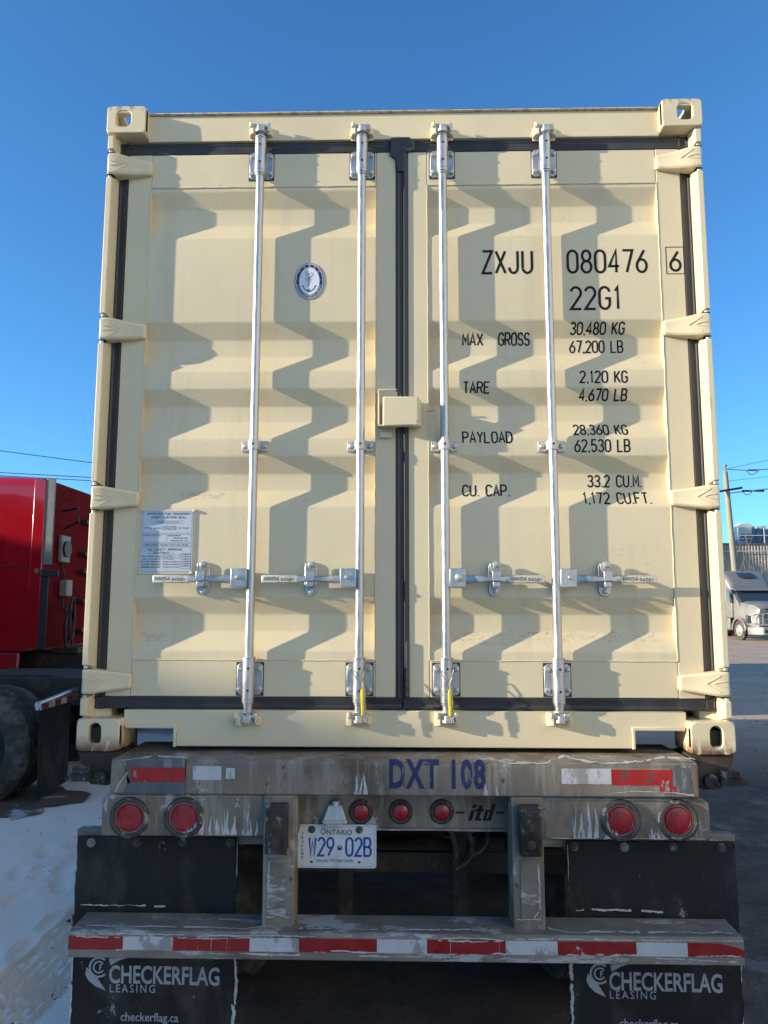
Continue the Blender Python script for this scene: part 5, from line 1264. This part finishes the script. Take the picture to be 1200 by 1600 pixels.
for k in range(7): s.box(ux1+.3+k*.5, ux1+.36+k*.5, YW+1.95, YW+2.0, H1+.5, uz1-.3)
s.build('fan_cowl', greypl, h2)

# loose stones and frozen clods over the yard
s = MB(); rg = random.Random(11)
for k in range(2600):
    if k < 1700: x = rg.uniform(1.3, 14)**1.0; y = rg.uniform(.2, 26)*rg.uniform(.3, 1)
    else: x = rg.uniform(-4, -1.0); y = rg.uniform(-.5, 6)
    if k > 1700 and k % 4: continue
    r_ = rg.uniform(.004, .016)*(1 if k < 1700 else .55)*(1+y*.05); zz = .0 if x > -.9 else .05
    b_ = [s.bm.verts.new((x+r_*math.cos(a+k), y+r_*math.sin(a+k), zz-.002)) for a in (0, 2.1, 4.2)]
    t_ = s.bm.verts.new((x+r_*.2, y, zz+r_*rg.uniform(.5, .9)))
    for a in range(3): s.bm.faces.new((b_[a], b_[(a+1) % 3], t_))
tag(s.build('gravel', mk('frozen_dirt_clods', (.12, .09, .065), .9, 0, .4, 3)), kind='stuff')

# utility pole and lines
pb = at(1149, 900, 42); pt = at(1133, 737, 42)
pole = empty('utility_pole', (pb[0], 42, 0), 'leaning weathered wooden utility pole right of the container', 'utility pole')
kx = (pb[0]-pt[0])/(pb[1]-pt[1]); basx = pb[0]-kx*pb[1]
s = MB(); s.path([(basx+kx*z, 42, z) for z in (0, 2, 4, 6, 8, pt[1])], lambda t: .20-.06*t, 14); s.build('pole_shaft', wood, pole, smooth=True)
cz_ = at(1137, 770, 42)[1]; cxp = basx+kx*cz_
s = MB(); s.hull8([(cxp-1.0, 41.5, cz_-.10), (cxp-1.0, 41.62, cz_-.10), (cxp+1.0, 42.3, cz_+.28), (cxp+1.0, 42.18, cz_+.28), (cxp-1.0, 41.5, cz_+.02), (cxp-1.0, 41.62, cz_+.02), (cxp+1.0, 42.3, cz_+.40), (cxp+1.0, 42.18, cz_+.40)]); s.build('cross_arm', dark_st, pole)
s = MB(); s.tube((pt[0], 42, pt[1]), (pt[0]+.03, 42, pt[1]+.45), .05, n=8); s.tube((pt[0]+.03, 42, pt[1]+.3), (pt[0]+.03, 42, pt[1]+.42), .10, n=10); s.build('insulator', greypl, pole)
def line(pts, r, lab, grp=None, beads=()):
    w = empty('power_line', pts[0], lab, 'power line', grp)
    s = MB(); s.path(pts, r, 6); s.build('cable', wirem, w, smooth=True)
    if beads:
        s = MB()
        for (a, b, c) in beads: s.tube((a-c, b[0], b[1]), (a+c, b[0], b[1]), r*2.0, n=8)
        s.build('insulator', wirem, w, smooth=True)
def P3_(px, py, Y): x, z = at(px, py, Y); return (x, Y, z)
def hang(pa, pb_, Ya, Yb, sag=0, n=14, ext=0):
    a = Vector(P3_(*pa, Ya)); b = Vector(P3_(*pb_, Yb)); dv = b-a; a = a-dv*ext; b = b+dv*ext
    return [tuple(a.lerp(b, i/n)+Vector((0, 0, -sag*4*(i/n)*(1-i/n)))) for i in range(n+1)]
line([P3_(1133, 733, 42), P3_(1165, 735, 41), P3_(1200, 733, 40), P3_(1290, 728, 38)], .028, 'topmost dark cable running right from the pole insulator', None, [(P3_(x, 734.5, 41)[0], (41, P3_(x, 734.6, 41)[2]), .25) for x in (1176,)])
line([P3_(1137, 771, 42), P3_(1170, 767, 41), P3_(1200, 764, 40), P3_(1290, 750, 38)], .030, 'thick insulated cable running right from the cross arm', None, [(P3_(x, 766, 41)[0], (41, P3_(x, 767, 41)[2]), .28) for x in (1167, 1186)])
line([P3_(1166, 735, 41), P3_(1171, 741, 41), P3_(1178, 741.5, 41), P3_(1186, 734.5, 41)], .02, 'small slack loop hanging under the topmost cable')
line([P3_(1160, 768, 41), P3_(1165, 773, 41), P3_(1171, 773, 41), P3_(1176, 767, 41)], .02, 'small slack loop hanging under the cross-arm cable')
line(hang((1134, 733), (1290, 700), 60, 60), .018, 'thin cable rising to the right above the pole')
line(hang((1134, 752), (1290, 735), 62, 62), .016, 'faint cable passing behind the pole below its top')
for i, (ya, yb, lb_) in enumerate(((703, 722, 'upper of three dark cables in the sky above the red tractor'), (737, 745, 'middle of three dark cables in the sky above the red tractor'), (742, 750, 'lowest of three dark cables in the sky above the red tractor'))):
    line(hang((0, ya), (145, yb), 40, 42, .05, 14, 2.0), .022, lb_)

# bare shrubs before the building wall
def shrub(px, py, Y, hh, seed, lab):
    rnd = random.Random(seed); x, z = at(px, py, Y); r = empty('bare_shrub', (x, Y, 0), lab, 'shrub', 'bare shrubs against the building')
    s = MB()
    for k in range(4):
        a = Vector((x+rnd.uniform(-.2, .2), Y+rnd.uniform(-.2, .2), 0)); dirv = Vector((rnd.uniform(-.35, .35), rnd.uniform(-.2, .2), 1)).normalized(); P = [a]
        n = 9
        for j in range(n):
            dirv = (dirv+Vector((rnd.uniform(-.12, .12), rnd.uniform(-.1, .1), .03))).normalized(); P.append(P[-1]+dirv*hh/n)
            if j > 3 and j % 2 == 0:
                q0 = P[-1]; dd = (dirv+Vector((rnd.choice((-1, 1))*rnd.uniform(.4, .9), 0, .2))).normalized(); q1 = q0+dd*hh*.13; q2 = q1+(dd+Vector((0, 0, .6))).normalized()*hh*.12
                s.path([q0, q1, q2], .012, 4)
        s.path(P, lambda t: .022*(1-t)+.008, 5)
    s.build('branches', twig, r)
shrub(1163, 880, 50, 5.3, 1, 'bare shrub with spreading twigs directly above the silver tractor cab')
shrub(1176, 880, 50, 5.6, 2, 'taller bare shrub right of its neighbour against the ribbed wall')
shrub(1146, 885, 50, 4.6, 4, 'short bare shrub beside the foot of the wooden pole')
shrub(1191, 885, 50, 4.9, 6, 'bare shrub nearest the right edge of the photo')
